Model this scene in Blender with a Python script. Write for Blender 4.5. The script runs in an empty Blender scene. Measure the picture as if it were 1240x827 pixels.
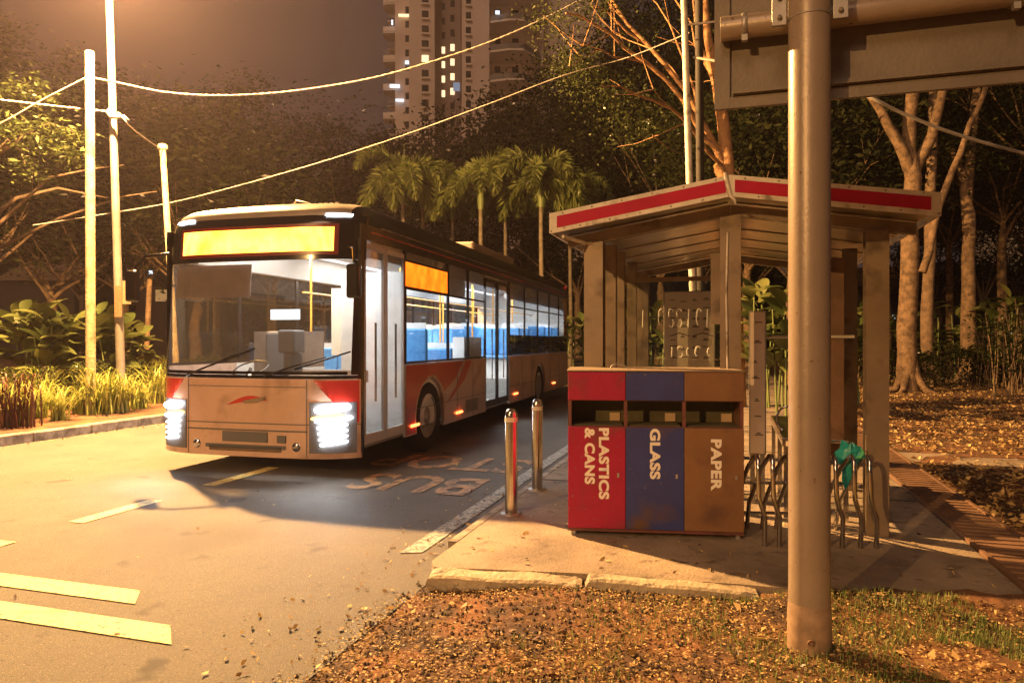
import bpy, math, random
import numpy as np
from mathutils import Vector, Matrix
R = math.radians
random.seed(7); RNG = np.random.default_rng(7)
SC = bpy.context.scene; COL = SC.collection
TH = R(17.0); CT, ST = math.cos(TH), math.sin(TH)
F = 865.0; HY = 412.0; CAMZ = 1.5

def W(v, u, z=0.0):            # road frame (v right of the road axis, u along it) to world
    return Vector((CT*v + ST*u, -ST*v + CT*u, z))
def at(px, Y, z=0.0):          # a bearing (pixel column) at distance Y
    return Vector(((px-620)/F*Y, Y, z))
def zz(py, Y): return CAMZ + (HY-py)/F*Y
def P(px, py, Y): return at(px, Y, zz(py, Y))

# ------------------------------------------------------------------ materials
MATS = {}
def newmat(name):
    m = bpy.data.materials.new(name); m.use_nodes = True
    nt = m.node_tree; nt.nodes.clear()
    out = nt.nodes.new('ShaderNodeOutputMaterial')
    return m, nt, nt.nodes, nt.links, out
def rgba(c): return (c[0], c[1], c[2], 1)
def mat(name, c, rough=.6, metal=0, c2=None, scale=6, bump=0, bscale=40, spec=.5, detail=6, lo=.35, hi=.65, rvar=0, coat=0):
    if name in MATS: return MATS[name]
    m, nt, N, L, out = newmat(name)
    b = N.new('ShaderNodeBsdfPrincipled'); L.new(b.outputs[0], out.inputs[0])
    b.inputs['Base Color'].default_value = rgba(c); b.inputs['Roughness'].default_value = rough
    b.inputs['Metallic'].default_value = metal; b.inputs['Specular IOR Level'].default_value = spec
    b.inputs['Coat Weight'].default_value = coat
    tc = N.new('ShaderNodeTexCoord')
    if c2 is not None:
        n = N.new('ShaderNodeTexNoise'); n.inputs['Scale'].default_value = scale; n.inputs['Detail'].default_value = detail
        n.inputs['Roughness'].default_value = .65
        L.new(tc.outputs['Object'], n.inputs['Vector'])
        r = N.new('ShaderNodeValToRGB'); r.color_ramp.elements[0].position = lo; r.color_ramp.elements[1].position = hi
        r.color_ramp.elements[0].color = rgba(c); r.color_ramp.elements[1].color = rgba(c2)
        L.new(n.outputs['Fac'], r.inputs[0]); L.new(r.outputs[0], b.inputs['Base Color'])
        if rvar:
            mr = N.new('ShaderNodeMapRange'); mr.inputs['To Min'].default_value = rough-rvar; mr.inputs['To Max'].default_value = rough+rvar
            L.new(n.outputs['Fac'], mr.inputs[0]); L.new(mr.outputs[0], b.inputs['Roughness'])
    if bump:
        n2 = N.new('ShaderNodeTexNoise'); n2.inputs['Scale'].default_value = bscale; n2.inputs['Detail'].default_value = 5
        L.new(tc.outputs['Object'], n2.inputs['Vector'])
        bp = N.new('ShaderNodeBump'); bp.inputs['Strength'].default_value = bump; bp.inputs['Distance'].default_value = .02
        L.new(n2.outputs['Fac'], bp.inputs['Height']); L.new(bp.outputs[0], b.inputs['Normal'])
    MATS[name] = m; return m
def emat(name, c, s, back=False):
    if name in MATS: return MATS[name]
    m, nt, N, L, out = newmat(name)
    e = N.new('ShaderNodeEmission'); e.inputs[0].default_value = rgba(c); e.inputs[1].default_value = s
    L.new(e.outputs[0], out.inputs[0]); MATS[name] = m; return m
def leafmat(name, cols, rough=.5, trans=.3, spec=.35):
    if name in MATS: return MATS[name]
    m, nt, N, L, out = newmat(name)
    g = N.new('ShaderNodeNewGeometry'); r = N.new('ShaderNodeValToRGB')
    r.color_ramp.interpolation = 'LINEAR'
    el = r.color_ramp.elements
    for i, c in enumerate(cols):
        p = i/(len(cols)-1)
        e = el[0] if i == 0 else (el[1] if i == len(cols)-1 else el.new(p))
        e.position = p; e.color = rgba(c)
    L.new(g.outputs['Random Per Island'], r.inputs[0])
    b = N.new('ShaderNodeBsdfPrincipled'); b.inputs['Roughness'].default_value = rough; b.inputs['Specular IOR Level'].default_value = spec
    L.new(r.outputs[0], b.inputs['Base Color'])
    t = N.new('ShaderNodeBsdfTranslucent'); L.new(r.outputs[0], t.inputs[0])
    mx = N.new('ShaderNodeMixShader'); mx.inputs[0].default_value = trans
    L.new(b.outputs[0], mx.inputs[1]); L.new(t.outputs[0], mx.inputs[2]); L.new(mx.outputs[0], out.inputs[0])
    MATS[name] = m; return m
def glassmat(name, tint=(.9,.9,.9), refl=.1, rough=.02, reflection_veil=0):
    if name in MATS: return MATS[name]
    m, nt, N, L, out = newmat(name)
    t = N.new('ShaderNodeBsdfTransparent'); t.inputs[0].default_value = rgba(tint)
    g = N.new('ShaderNodeBsdfGlossy'); g.inputs['Roughness'].default_value = rough
    lw = N.new('ShaderNodeFresnel'); lw.inputs[0].default_value = 1.45
    ad = N.new('ShaderNodeMath'); ad.operation = 'ADD'; ad.inputs[1].default_value = refl-.04; ad.use_clamp = True
    L.new(lw.outputs[0], ad.inputs[0])
    ge = N.new('ShaderNodeNewGeometry'); iv = N.new('ShaderNodeMath'); iv.operation = 'SUBTRACT'; iv.inputs[0].default_value = 1; L.new(ge.outputs['Backfacing'], iv.inputs[1])
    mu = N.new('ShaderNodeMath'); mu.operation = 'MULTIPLY'; L.new(ad.outputs[0], mu.inputs[0]); L.new(iv.outputs[0], mu.inputs[1])
    mx = N.new('ShaderNodeMixShader'); L.new(mu.outputs[0], mx.inputs[0]); L.new(t.outputs[0], mx.inputs[1]); L.new(g.outputs[0], mx.inputs[2])
    last = mx
    if reflection_veil:
        d = N.new('ShaderNodeBsdfDiffuse'); d.inputs[0].default_value = (.5,.5,.5,1)  # grey diffuse mix puts milky reflections into the glass
        m2 = N.new('ShaderNodeMixShader'); m2.inputs[0].default_value = reflection_veil
        L.new(mx.outputs[0], m2.inputs[1]); L.new(d.outputs[0], m2.inputs[2]); last = m2
    L.new(last.outputs[0], out.inputs[0]); MATS[name] = m; return m

# ------------------------------------------------------------------ mesh builder
class MB:
    def __init__(s): s.v = []; s.f = []; s.sm = []
    def add(s, vs, fs, smooth=False):
        n = len(s.v); s.v += [tuple(p) for p in vs]
        for f in fs: s.f.append(tuple(i+n for i in f)); s.sm.append(smooth)
        return s
    def box(s, x0, x1, y0, y1, z0, z1):
        if x0 > x1: x0, x1 = x1, x0
        if y0 > y1: y0, y1 = y1, y0
        if z0 > z1: z0, z1 = z1, z0
        return s.add([(x0,y0,z0),(x1,y0,z0),(x1,y1,z0),(x0,y1,z0),(x0,y0,z1),(x1,y0,z1),(x1,y1,z1),(x0,y1,z1)],
              [(3,2,1,0),(4,5,6,7),(0,1,5,4),(1,2,6,5),(2,3,7,6),(3,0,4,7)])
    def tube(s, pts, r, n=10, cap=True, smooth=True):
        pts = [Vector(p) for p in pts]; k = len(pts)
        rr = r if isinstance(r, (list, tuple)) else [r]*k
        vs = []; up = None
        for i, p in enumerate(pts):
            t = (pts[min(i+1,k-1)] - pts[max(i-1,0)])
            if t.length < 1e-9: t = Vector((0,0,1))
            t.normalize()
            if up is None:
                up = t.orthogonal().normalized()
            else:
                up = (up - t*up.dot(t))
                up = up.normalized() if up.length > 1e-6 else t.orthogonal().normalized()
            w = t.cross(up)
            for j in range(n):
                a = 2*math.pi*j/n
                vs.append(p + (up*math.cos(a) + w*math.sin(a))*rr[i])
        fs = [(i*n+j, i*n+(j+1)%n, (i+1)*n+(j+1)%n, (i+1)*n+j) for i in range(k-1) for j in range(n)]
        s.add(vs, fs, smooth)
        if cap:
            s.add(vs[:n], [tuple(range(n))[::-1]]); s.add(vs[-n:], [tuple(range(n))])
        return s
    def lathe(s, prof, c=(0,0,0), n=24, axis='z', smooth=True):
        vs = []
        for (r, h) in prof:
            for j in range(n):
                a = 2*math.pi*j/n; x, y = r*math.cos(a), r*math.sin(a)
                if axis == 'z': p = (c[0]+x, c[1]+y, c[2]+h)
                elif axis == 'x': p = (c[0]+h, c[1]+x, c[2]+y)
                else: p = (c[0]+x, c[1]+h, c[2]+y)
                vs.append(p)
        k = len(prof)
        fs = [(i*n+j, i*n+(j+1)%n, (i+1)*n+(j+1)%n, (i+1)*n+j) for i in range(k-1) for j in range(n)]
        return s.add(vs, fs, smooth)
    def prism(s, pts, fn, a, b):      # outline pts (p,q); fn(p,q,w) -> xyz
        n = len(pts)
        vs = [fn(p,q,a) for p,q in pts] + [fn(p,q,b) for p,q in pts]
        fs = [tuple(range(n))[::-1], tuple(range(n,2*n))] + [(i,(i+1)%n,n+(i+1)%n,n+i) for i in range(n)]
        return s.add(vs, fs)
    def grid(s, fn, us, vs_, thick=None, smooth=True):   # fn(a,b)->xyz ; thick: second surface offset vector fn
        nu, nv = len(us), len(vs_)
        A = [fn(a,b) for a in us for b in vs_]
        fs = [(i*nv+j, (i+1)*nv+j, (i+1)*nv+j+1, i*nv+j+1) for i in range(nu-1) for j in range(nv-1)]
        s.add(A, fs, smooth)
        if thick is not None:
            B = [tuple(Vector(p)+Vector(thick)) for p in A]
            s.add(B, [f[::-1] for f in fs], smooth)
            ring = [i*nv for i in range(nu)] + [(nu-1)*nv+j for j in range(1,nv)] + [i*nv+nv-1 for i in range(nu-2,-1,-1)] + [j for j in range(nv-2,0,-1)]
            m = len(ring)
            s.add([A[i] for i in ring]+[B[i] for i in ring], [((i+1)%m, i, m+i, m+(i+1)%m) for i in range(m)])
        return s
    def xf(s, M, start=0):
        for i in range(start, len(s.v)): s.v[i] = tuple(M @ Vector(s.v[i]))
        return s
    def build(s, name, m, parent=None, bevel=0, seg=2):
        me = bpy.data.meshes.new(name); me.from_pydata(s.v, [], s.f)
        me.polygons.foreach_set('use_smooth', s.sm); me.update()
        me.materials.append(m)
        o = bpy.data.objects.new(name, me); COL.objects.link(o)
        if parent: o.parent = parent
        if bevel:
            bv = o.modifiers.new('bevel', 'BEVEL'); bv.width = bevel; bv.segments = seg; bv.limit_method = 'ANGLE'; bv.angle_limit = R(40)
        return o
def tag(o, label=None, cat=None, group=None, kind=None):
    if label: o['label'] = label
    if cat: o['category'] = cat
    if group: o['group'] = group
    if kind: o['kind'] = kind
    return o
def empty(name, loc=(0,0,0), rz=0, label=None, cat=None, group=None):
    o = bpy.data.objects.new(name, None); COL.objects.link(o); o.location = loc; o.rotation_euler = (0,0,rz); o.empty_display_size = .2
    return tag(o, label, cat, group)
def roadempty(name, v, u, z, label, cat, group=None): return empty(name, W(v,u,z), -TH, label, cat, group)
def copy_tree(o, parent=None):
    c = o.copy(); COL.objects.link(c)
    if parent: c.parent = parent
    for ch in [x for x in bpy.data.objects if x.parent == o and x is not c]: copy_tree(ch, c)
    return c
def copy_of(o, loc, rz=0, label=None, sc=None):
    c = copy_tree(o); c.location = loc; c.rotation_euler = (0,0,rz)
    if label: c['label'] = label
    if sc: c.scale = (sc,sc,sc)
    return c
def rawmesh(name, V, Fc, m, parent=None, smooth=False):  # numpy verts, uniform faces
    me = bpy.data.meshes.new(name); nv = len(V); nf, k = Fc.shape
    me.vertices.add(nv); me.vertices.foreach_set('co', np.ascontiguousarray(V, dtype=np.float32).ravel())
    me.loops.add(nf*k); me.loops.foreach_set('vertex_index', Fc.astype(np.int32).ravel())
    me.polygons.add(nf); me.polygons.foreach_set('loop_start', np.arange(0, nf*k, k, dtype=np.int32))
    me.update(calc_edges=True); me.validate()
    if smooth: me.polygons.foreach_set('use_smooth', [True]*nf)
    me.materials.append(m)
    o = bpy.data.objects.new(name, me); COL.objects.link(o)
    if parent: o.parent = parent
    return o
def leaves(C, L, Wd, flat=.0, droop=0, rng=RNG):
    """diamond leaves at centres C (n,3), length L, width Wd arrays; flat 0 random .. 1 horizontal"""
    n = len(C)
    d = rng.normal(size=(n,3)); d[:,2] *= (1-flat); d[:,2] -= droop
    d /= np.linalg.norm(d,axis=1)[:,None]+1e-9
    q = rng.normal(size=(n,3)); q[:,2] *= (1-flat)
    q -= d*(q*d).sum(1)[:,None]; q /= np.linalg.norm(q,axis=1)[:,None]+1e-9
    nn = np.cross(d,q)
    L = np.broadcast_to(L,(n,))[:,None]; Wd = np.broadcast_to(Wd,(n,))[:,None]
    V = np.stack([C-d*L*.5, C+q*Wd*.5-d*L*.05+nn*L*.08, C+d*L*.5, C-q*Wd*.5-d*L*.05+nn*L*.08], axis=1).reshape(-1,3)
    return V, np.arange(n*4).reshape(n,4)
def textmesh(body, size, mtl, name, parent=None, offset=0, extrude=.0015, align='LEFT', spacing=1.0):
    cu = bpy.data.curves.new(name, 'FONT'); cu.body = body; cu.size = size; cu.offset = offset; cu.extrude = extrude
    cu.align_x = align; cu.space_character = spacing
    ob = bpy.data.objects.new(name+'_tmp', cu); COL.objects.link(ob)
    bpy.context.view_layer.update()
    me = bpy.data.meshes.new_from_object(ob.evaluated_get(bpy.context.evaluated_depsgraph_get()))
    bpy.data.objects.remove(ob); bpy.data.curves.remove(cu)
    me.name = name; me.materials.clear(); me.materials.append(mtl)
    o = bpy.data.objects.new(name, me); COL.objects.link(o)
    if parent: o.parent = parent
    return o

# palette
M = dict(
 asphalt = mat('asphalt', (.075,.065,.052), .75, c2=(.13,.112,.088), scale=1.1, bump=.55, bscale=140, lo=.3, hi=.75, rvar=.06),
 paint_yellow = mat('road_paint_yellow', (.74,.60,.20), .6, c2=(.5,.40,.17), scale=24, lo=.5, hi=.8, bump=.3, bscale=150),
 paint_white = mat('road_paint_white', (.42,.40,.34), .7, c2=(.10,.095,.085), scale=26, lo=.42, hi=.6, bump=.3, bscale=150),
 paint_worn_shaded = mat('road_paint_worn_shaded', (.42,.22,.08), .7, c2=(.085,.065,.045), scale=9, lo=.42, hi=.62, bump=.3, bscale=150),  # worn paint, darkened further as letters fading into the bus shadow
 concrete = mat('concrete', (.34,.265,.19), .8, c2=(.17,.13,.095), scale=1.7, bump=.4, bscale=60),
 concrete_pale = mat('concrete_pale', (.50,.42,.29), .8, c2=(.28,.22,.15), scale=5, bump=.5, bscale=40),
 kerb = mat('kerb_concrete', (.40,.34,.26), .85, c2=(.13,.105,.08), scale=5, bump=.6, bscale=30),
 soil = mat('soil', (.16,.085,.04), .95, c2=(.07,.04,.022), scale=3.5, bump=1, bscale=18),
 soil2 = mat('leafy_soil', (.21,.09,.035), .95, c2=(.09,.042,.02), scale=2.2, bump=1, bscale=14),
 steel = mat('stainless_steel', (.62,.58,.54), .16, 1.0, c2=(.45,.42,.4), scale=5),
 galv = mat('galvanised_steel', (.42,.39,.35), .45, .55, c2=(.27,.245,.22), scale=3.5, rvar=.1),
 polepaint = mat('weathered_grey_paint', (.34,.265,.20), .36, .15, c2=(.22,.17,.125), scale=2.0, rvar=.07, lo=.3, hi=.8, bump=.08, bscale=60),
 signback = mat('sign_back_paint', (.19,.155,.115), .55, .2, c2=(.13,.105,.08), scale=1.6, bump=.1, bscale=50),
 white_trim = mat('off_white_trim', (.66,.60,.50), .5, c2=(.48,.42,.34), scale=7),
 red_paint = mat('red_paint', (.42,.002,.035), .6, c2=(.34,.002,.03), scale=4, spec=.25),
 wood = mat('timber_pole', (.52,.45,.28), .85, c2=(.28,.21,.12), scale=6, bump=.5, bscale=22),
 rust = mat('rust_brown_panel', (.22,.12,.07), .7, c2=(.13,.07,.04), scale=3),
 bark = mat('bark', (.30,.20,.12), .9, c2=(.13,.085,.05), scale=5, bump=1, bscale=22),
 bark_pale = mat('pale_bark', (.25,.16,.09), .9, c2=(.09,.055,.03), scale=6, bump=.9, bscale=26, lo=.42, hi=.62),
 black = mat('black_gloss', (.012,.012,.013), .18),
 rubber = mat('rubber', (.015,.015,.015), .85, bump=.3, bscale=60),
 cable = mat('cable_sheath', (.24,.21,.18), .7),
 cable_dark = mat('cable_dark', (.2,.17,.14), .6),
)

def speck(m, sc, lo, hi, c):
    nt = m.node_tree; N, L = nt.nodes, nt.links; b = next(n for n in N if n.type == 'BSDF_PRINCIPLED'); src = b.inputs['Base Color'].links[0].from_socket
    tc = N.new('ShaderNodeTexCoord'); n = N.new('ShaderNodeTexNoise'); n.inputs['Scale'].default_value = sc; n.inputs['Detail'].default_value = 3; L.new(tc.outputs['Object'], n.inputs['Vector'])
    r = N.new('ShaderNodeValToRGB'); r.color_ramp.elements[0].position = lo; r.color_ramp.elements[1].position = hi; L.new(n.outputs['Fac'], r.inputs[0])
    mx = N.new('ShaderNodeMix'); mx.data_type = 'RGBA'; L.new(r.outputs[0], mx.inputs[0]); L.new(src, mx.inputs[6]); mx.inputs[7].default_value = rgba(c); L.new(mx.outputs[2], b.inputs['Base Color'])
speck(M['asphalt'], 130, .58, .72, (.30,.25,.18)); speck(M['asphalt'], 60, .60, .75, (.03,.025,.02)); speck(M['asphalt'], .45, .52, .70, (.058,.045,.033)); speck(M['asphalt'], 2.6, .64, .72, (.045,.036,.028)); speck(M['paint_yellow'], 30, .57, .66, (.13,.10,.06)); speck(M['paint_yellow'], 5, .55, .75, (.42,.30,.09)); speck(M['soil2'], 2.8, .48, .6, (.05,.026,.014)); speck(M['concrete'], 7, .58, .72, (.12,.085,.06)); speck(M['concrete'], 90, .6, .75, (.10,.07,.05)); speck(M['concrete_pale'], 14, .6, .7, (.12,.09,.06))
for q_, c_ in (('bin_red',(.12,.01,.02)),('bin_blue',(.02,.02,.06)),('bin_brown',(.10,.05,.025))): pass
speck(M['polepaint'], 35, .68, .74, (.13,.08,.05)); speck(M['pale_bark'] if 'pale_bark' in M else M['bark_pale'], 7, .52, .72, (.15,.10,.06))
# ------------------------------------------------------------------ camera, world, lights
cam = bpy.data.cameras.new('Camera'); co = bpy.data.objects.new('Camera', cam); COL.objects.link(co)
co.location = (0,0,CAMZ); co.rotation_euler = (R(90),0,0)
cam.sensor_width = 36; cam.lens = 36*F/1240; cam.clip_end = 2000; cam.clip_start = .05; cam.shift_y = -(413.5-HY)/1240
SC.camera = co
w = bpy.data.worlds.new('World'); SC.world = w; w.use_nodes = True
nt = w.node_tree; nt.nodes.clear(); N = nt.nodes; L = nt.links
out = N.new('ShaderNodeOutputWorld'); bg = N.new('ShaderNodeBackground'); sky = N.new('ShaderNodeTexSky'); sky.sky_type = 'NISHITA'
sky.sun_disc = False; sky.sun_elevation = R(-4); sky.sun_rotation = R(200); bg.inputs[1].default_value = .05
L.new(sky.outputs[0], bg.inputs[0])
bg2 = N.new('ShaderNodeBackground'); tc = N.new('ShaderNodeTexCoord'); nz = N.new('ShaderNodeTexNoise'); nz.inputs['Scale'].default_value = 2.2
nz.inputs['Detail'].default_value = 5
cr = N.new('ShaderNodeValToRGB'); cr.color_ramp.elements[0].color = (.036,.021,.0165,1); cr.color_ramp.elements[1].color = (.056,.035,.028,1)
L.new(tc.outputs['Generated'], nz.inputs[0]); L.new(nz.outputs['Fac'], cr.inputs[0]); L.new(cr.outputs[0], bg2.inputs[0]); bg2.inputs[1].default_value = 1.0
ad = N.new('ShaderNodeAddShader'); L.new(bg.outputs[0], ad.inputs[0]); L.new(bg2.outputs[0], ad.inputs[1]); L.new(ad.outputs[0], out.inputs[0])

SODIUM = (1.0,.54,.185)
def light(kind, name, loc, energy, color, parent=None, **kw):
    l = bpy.data.lights.new(name, kind); l.energy = energy; l.color = color
    for k, v in kw.items(): setattr(l, k, v)
    o = bpy.data.objects.new(name, l); COL.objects.link(o); o.location = loc
    if parent: o.parent = parent
    return o
sun = light('SUN', 'tower_fill_sun', (0,0,60), .75, (1.0,.60,.36), angle=R(20))  # added warm fill without a real source, brightens the tower
sun.rotation_euler = (R(52), 0, R(-28))

# ------------------------------------------------------------------ ground, road, pavement
def sheet(name, poly, z, m, label=None, cat=None, kind='structure', thick=None):
    mb = MB()
    if thick: mb.prism(poly, lambda p,q,w_: tuple(W(p,q,w_)), z-thick, z)
    else:
        n = len(poly); mb.add([tuple(W(p,q,z)) for p,q in poly], [tuple(range(n))])
    o = mb.build(name, m); tag(o, label, cat, kind=kind); return o
g = MB(); g.grid(lambda a,b: (a,b,0), np.linspace(-450,450,10), np.linspace(-80,700,10)); tag(g.build('ground', M['soil']), 'dark bare ground stretching under trees to the horizon', 'ground', kind='structure')
g = MB(); g.grid(lambda a,b: tuple(W(a,b,.006)), [-9.8,-7,-4,-1.78], np.linspace(-30,190,45), smooth=False)
tag(g.build('road', M['asphalt']), 'asphalt road running past the bus shelter', 'road', kind='structure')

def strip(name, pts, m, label, group, z=.012):
    mb = MB(); n = len(pts); mb.add([tuple(W(p,q,z)) for p,q in pts], [tuple(range(n))]); return tag(mb.build(name, m), label, 'road marking', group, 'structure')
G = 'painted lines on the road'
for k, (u0,u1) in enumerate([(3.05,3.98),(4.55,5.4),(6.1,7.2),(7.9,8.8),(9.5,10.4),(11.1,12),(12.7,13.6),(14.3,15.2),(15.9,16.8)]):
    strip('lane_marking', [(-5.2,u0),(-5.05,u0+.0),(-5.05,u1),(-5.2,u1)], M['paint_yellow'], ['short yellow lane dash cut by the left edge','yellow lane dash in full light in front of the bus','yellow lane dash lying in the shadow of the bus'][min(k,2)] if k<3 else 'short lane dash hidden under the bus', G)
strip('stop_line', [(-3.22,3.24),(-3.36,3.42),(-9.6,3.42),(-9.6,3.24)], M['paint_yellow'], 'farther of two broad yellow lines crossing the near lane', G)
strip('stop_line', [(-2.62,2.86),(-2.80,3.05),(-9.6,3.05),(-9.6,2.86)], M['paint_yellow'], 'nearer of two broad yellow lines crossing the near lane', G)
strip('edge_line', [(-2.22,4.55),(-2.07,4.62),(-2.07,40),(-2.22,40)], M['paint_white'], 'worn pale edge line along the shelter kerb', G)
def roadword(txt, v, u, hgt, wid):
    o = textmesh(txt, 1, M['paint_worn_shaded'], 'road_lettering', offset=.02, extrude=0)
    xs = [q.co.x for q in o.data.vertices]; ys = [q.co.y for q in o.data.vertices]
    sx = wid/(max(xs)-min(xs)); sy = hgt/(max(ys)-min(ys)); x0, y0 = min(xs), min(ys)
    for q in o.data.vertices:
        p = W(v-(q.co.x-x0)*sx, u-(q.co.y-y0)*sy, .0125); q.co = p
    return tag(o, f'worn letters, bus shadow in their colour, reading {txt} painted on the bus bay', 'road marking', G, 'structure')
roadword('BUS', -2.45, 7.25, .85, 1.35); roadword('STOP', -2.3, 8.55, .9, 1.9)

# shelter pavement (raised slab) with joints, its broken front kerb stones, drain, far path
pv = [(-1.80,4.16),(-1.74,4.05),(-1.3,4.13),(-.85,4.20),(.07,4.28),(.89,4.28),(1.55,4.4),(1.55,30),(-1.80,30)]
sheet('pavement', pv, .11, M['concrete'], 'raised concrete pavement under the bus shelter', 'pavement', thick=.105)
mb = MB()
for i in range(9): mb.box(-1.79,1.53,6.9+2.5*i,6.93+2.5*i,.1105,.1135)
o = mb.build('pavement_joint', mat('joint_dark', (.05,.04,.03), .9)); o.matrix_world = Matrix.Rotation(-TH,4,'Z'); tag(o,'dark joints between the pavement slabs','pavement',kind='structure')
def rough_block(name, L_, W_, H_, seed, m, label):
    rng = np.random.default_rng(seed); mb = MB()
    nx = max(4,int(L_/.04)); prof = [(-W_/2,0),(-W_/2,H_*.5),(-W_/2,H_*.9),(-W_/2+.02,H_),(-W_*.2,H_),(W_*.2,H_),(W_/2-.02,H_),(W_/2,H_*.9),(W_/2,0)]
    vs = []
    for i in range(nx+1):
        e = 1 if 0 < i < nx else .9
        for (y,z) in prof: vs.append((L_*(i/nx-.5)+(.03*math.sin(z*30+seed) if i in (0,nx) else 0), y*e+rng.normal()*.0015+.006*math.sin(i*.35+seed), max(0,z*e+rng.normal()*.0012+.004*math.sin(i*.5+y*9))))
    k = len(prof); fs = [(i*k+j,(i+1)*k+j,(i+1)*k+j+1,i*k+j+1) for i in range(nx) for j in range(k-1)] + [tuple(range(k)), tuple(nx*k+j for j in range(k))[::-1]]
    mb.add(vs, fs); o = mb.build(name, m); tag(o, label, 'kerb', kind='structure'); return o
k1 = rough_block('kerb_stone', .90, .16, .10, 3, M['concrete_pale'], 'pale broken kerb stone at the left front corner of pavement'); k1.location = (-.03,4.24,.008); k1.rotation_euler = (R(3),R(1.2),R(-7))
k2 = rough_block('kerb_stone', .95, .13, .115, 5, M['concrete_pale'], 'pale kerb stone half buried in leaves right of the break'); k2.location = (.88,4.10,.0); k2.rotation_euler = (R(1),R(1),R(-11))
mb = MB()
for i in range(28):
    u0 = 4.6+i*1.0; mb.box(-1.87,-1.805,u0,u0+.99,.0,.112)
o = mb.build('kerb', M['kerb']); o.matrix_world = Matrix.Rotation(-TH,4,'Z'); tag(o,'low worn concrete kerb between bus bay and pavement','kerb',kind='structure')
# drain with ribbed cover
d = roadempty('drain_cover', 1.76, 3.2, .075, 'long ribbed rusty drain cover beside the pavement', 'drain cover')
mb = MB()
for i in range(150):
    mb.box(-.17,.17,i*.11,i*.11+.07,.0,.045)
mb.box(-.2,-.175,0,16.5,0,.055); mb.box(.175,.2,0,16.5,0,.055); mb.build('grating', M['rust'], d)
sheet('footpath', [(1.98,9.3),(1.98,10.1),(14,10.3),(14,9.5)], .082, M['concrete'], 'pale concrete footpath crossing the leafy ground', 'footpath', thick=.05)

# near verge mound and right verge (one continuous surface each)
VV = [-1.8,-1.7,-.84,.07,.4,.89,1.6,2.4,7.5]; UU = [3.80,3.84,3.98,4.10,4.22,4.26,4.42,4.2,3.8]
def nz2(x, y, s=1.0):
    return (math.sin(x*1.7*s+1.3)*math.cos(y*2.1*s+.4) + .5*math.sin(x*4.3*s+y*3.1*s) + .3*math.sin(x*9.1*s-y*7.7*s))/1.8
def verge_h(X, Y):   # world
    v = CT*X - ST*Y
    u = ST*X + CT*Y
    e = min(1, max(0, (v+1.85)/.9)); e2 = min(1, max(0,(v+1.95)/.25)); t = float(np.interp(v,VV,UU))+.10-u
    up = .062*min(1,max(0,(.42-t)/.30))*min(1,max(0,(v-.1)/.3))
    return .012*e2 + .055*e + .012*nz2(X*1.5,Y*1.5)*e + up
mb = MB()
nx_, ny_ = 140, 160
def nearv(a, b):
    # b: 0 near .. 1 far edge against the pavement
    v0 = -1.78 + .10*math.sin(b*9)+.05*math.sin(b*31)
    v = v0 + a*(7.5-v0)
    uf = np.interp(v, VV, UU)
    u = -4 + b*(uf+.10+4 + .035*math.sin(v*17)+.02*math.sin(v*41))
    p = W(v,u); p.z = verge_h(p.x,p.y)
    return tuple(p)
mb.grid(nearv, np.linspace(0,1,nx_), np.linspace(0,1,ny_)); tag(mb.build('verge', M['soil2']), 'leaf strewn earth verge in front of the pavement', 'verge', kind='structure')
mb = MB()
mb.grid(lambda a,b: tuple(W(a,b,.078+.02*nz2(a*.7,b*.7)*(1 if a>2.05 else 0))), list(np.linspace(1.97,9,24))+[12,16,24,40,80], list(np.linspace(3.1,34,70))+[40,50,70,110,180])
tag(mb.build('leafy_ground', M['soil2']), 'brown leaf covered ground among the trees on the right', 'ground', kind='structure')
# left kerb and verge
mb = MB()
for i in range(70):
    u0 = -12+i*1.0; j = random.uniform(-.012,.012); mb.box(-9.98+j,-9.8+j,u0,u0+.985,0,.15+random.uniform(-.01,.01))
o = mb.build('kerb', M['kerb'], bevel=.015); o.matrix_world = Matrix.Rotation(-TH,4,'Z'); tag(o,'raised concrete kerb on the far left side of the road','kerb',kind='structure')
mb = MB(); mb.grid(lambda a,b: tuple(W(a,b,.125+.03*nz2(a,b))), list(np.linspace(-9.96,-16,14))+[-22,-35,-70], np.linspace(-14,150,120))
tag(mb.build('planting_bed', M['soil2']), 'raised earth bed behind the left kerb', 'ground', kind='structure')

# ------------------------------------------------------------------ litter and grass (stuff)
def leafmesh(name, pts, L0, L1, m, label, flat=.75, wr=.5):
    n = len(pts); Ls = RNG.uniform(L0,L1,n)
    V, Fc = leaves(pts, Ls, Ls*RNG.uniform(wr*.7,wr*1.2,n), flat=flat)
    o = rawmesh(name, V, Fc, m); return tag(o, label, 'leaf litter', kind='stuff')
LIT = leafmat('dry_leaves', [(.07,.022,.008),(.32,.10,.025),(.46,.20,.05),(.14,.05,.015),(.58,.32,.10),(.24,.13,.03),(.42,.15,.035),(.70,.48,.2)], .7, .12)
pts = []
while len(pts) < 42000:
    v = random.uniform(-1.95,4.5); u = random.uniform(1.2,4.3)
    X, Y = W(v,u).x, W(v,u).y
    if Y < 1.9: continue
    lim = np.interp(v,VV,UU)+.06
    if u > lim: continue
    if v < -1.8 and random.random() > .25: continue
    if 1.1 < v < 2.6 and random.random() < .3: continue
    if (X-.0)**2/.6 + (Y-3.75)**2/.10 < 1 and random.random() < .6: continue
    if nz2(X*2.3+4, Y*3.1) > .3 and random.random() < .45: continue
    pts.append((X, Y, verge_h(X,Y)+.006+random.random()*.012))
leafmesh('fallen_leaves', np.array(pts), .007, .027, LIT, 'carpet of small dry leaves on the near verge')
pts = []
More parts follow.
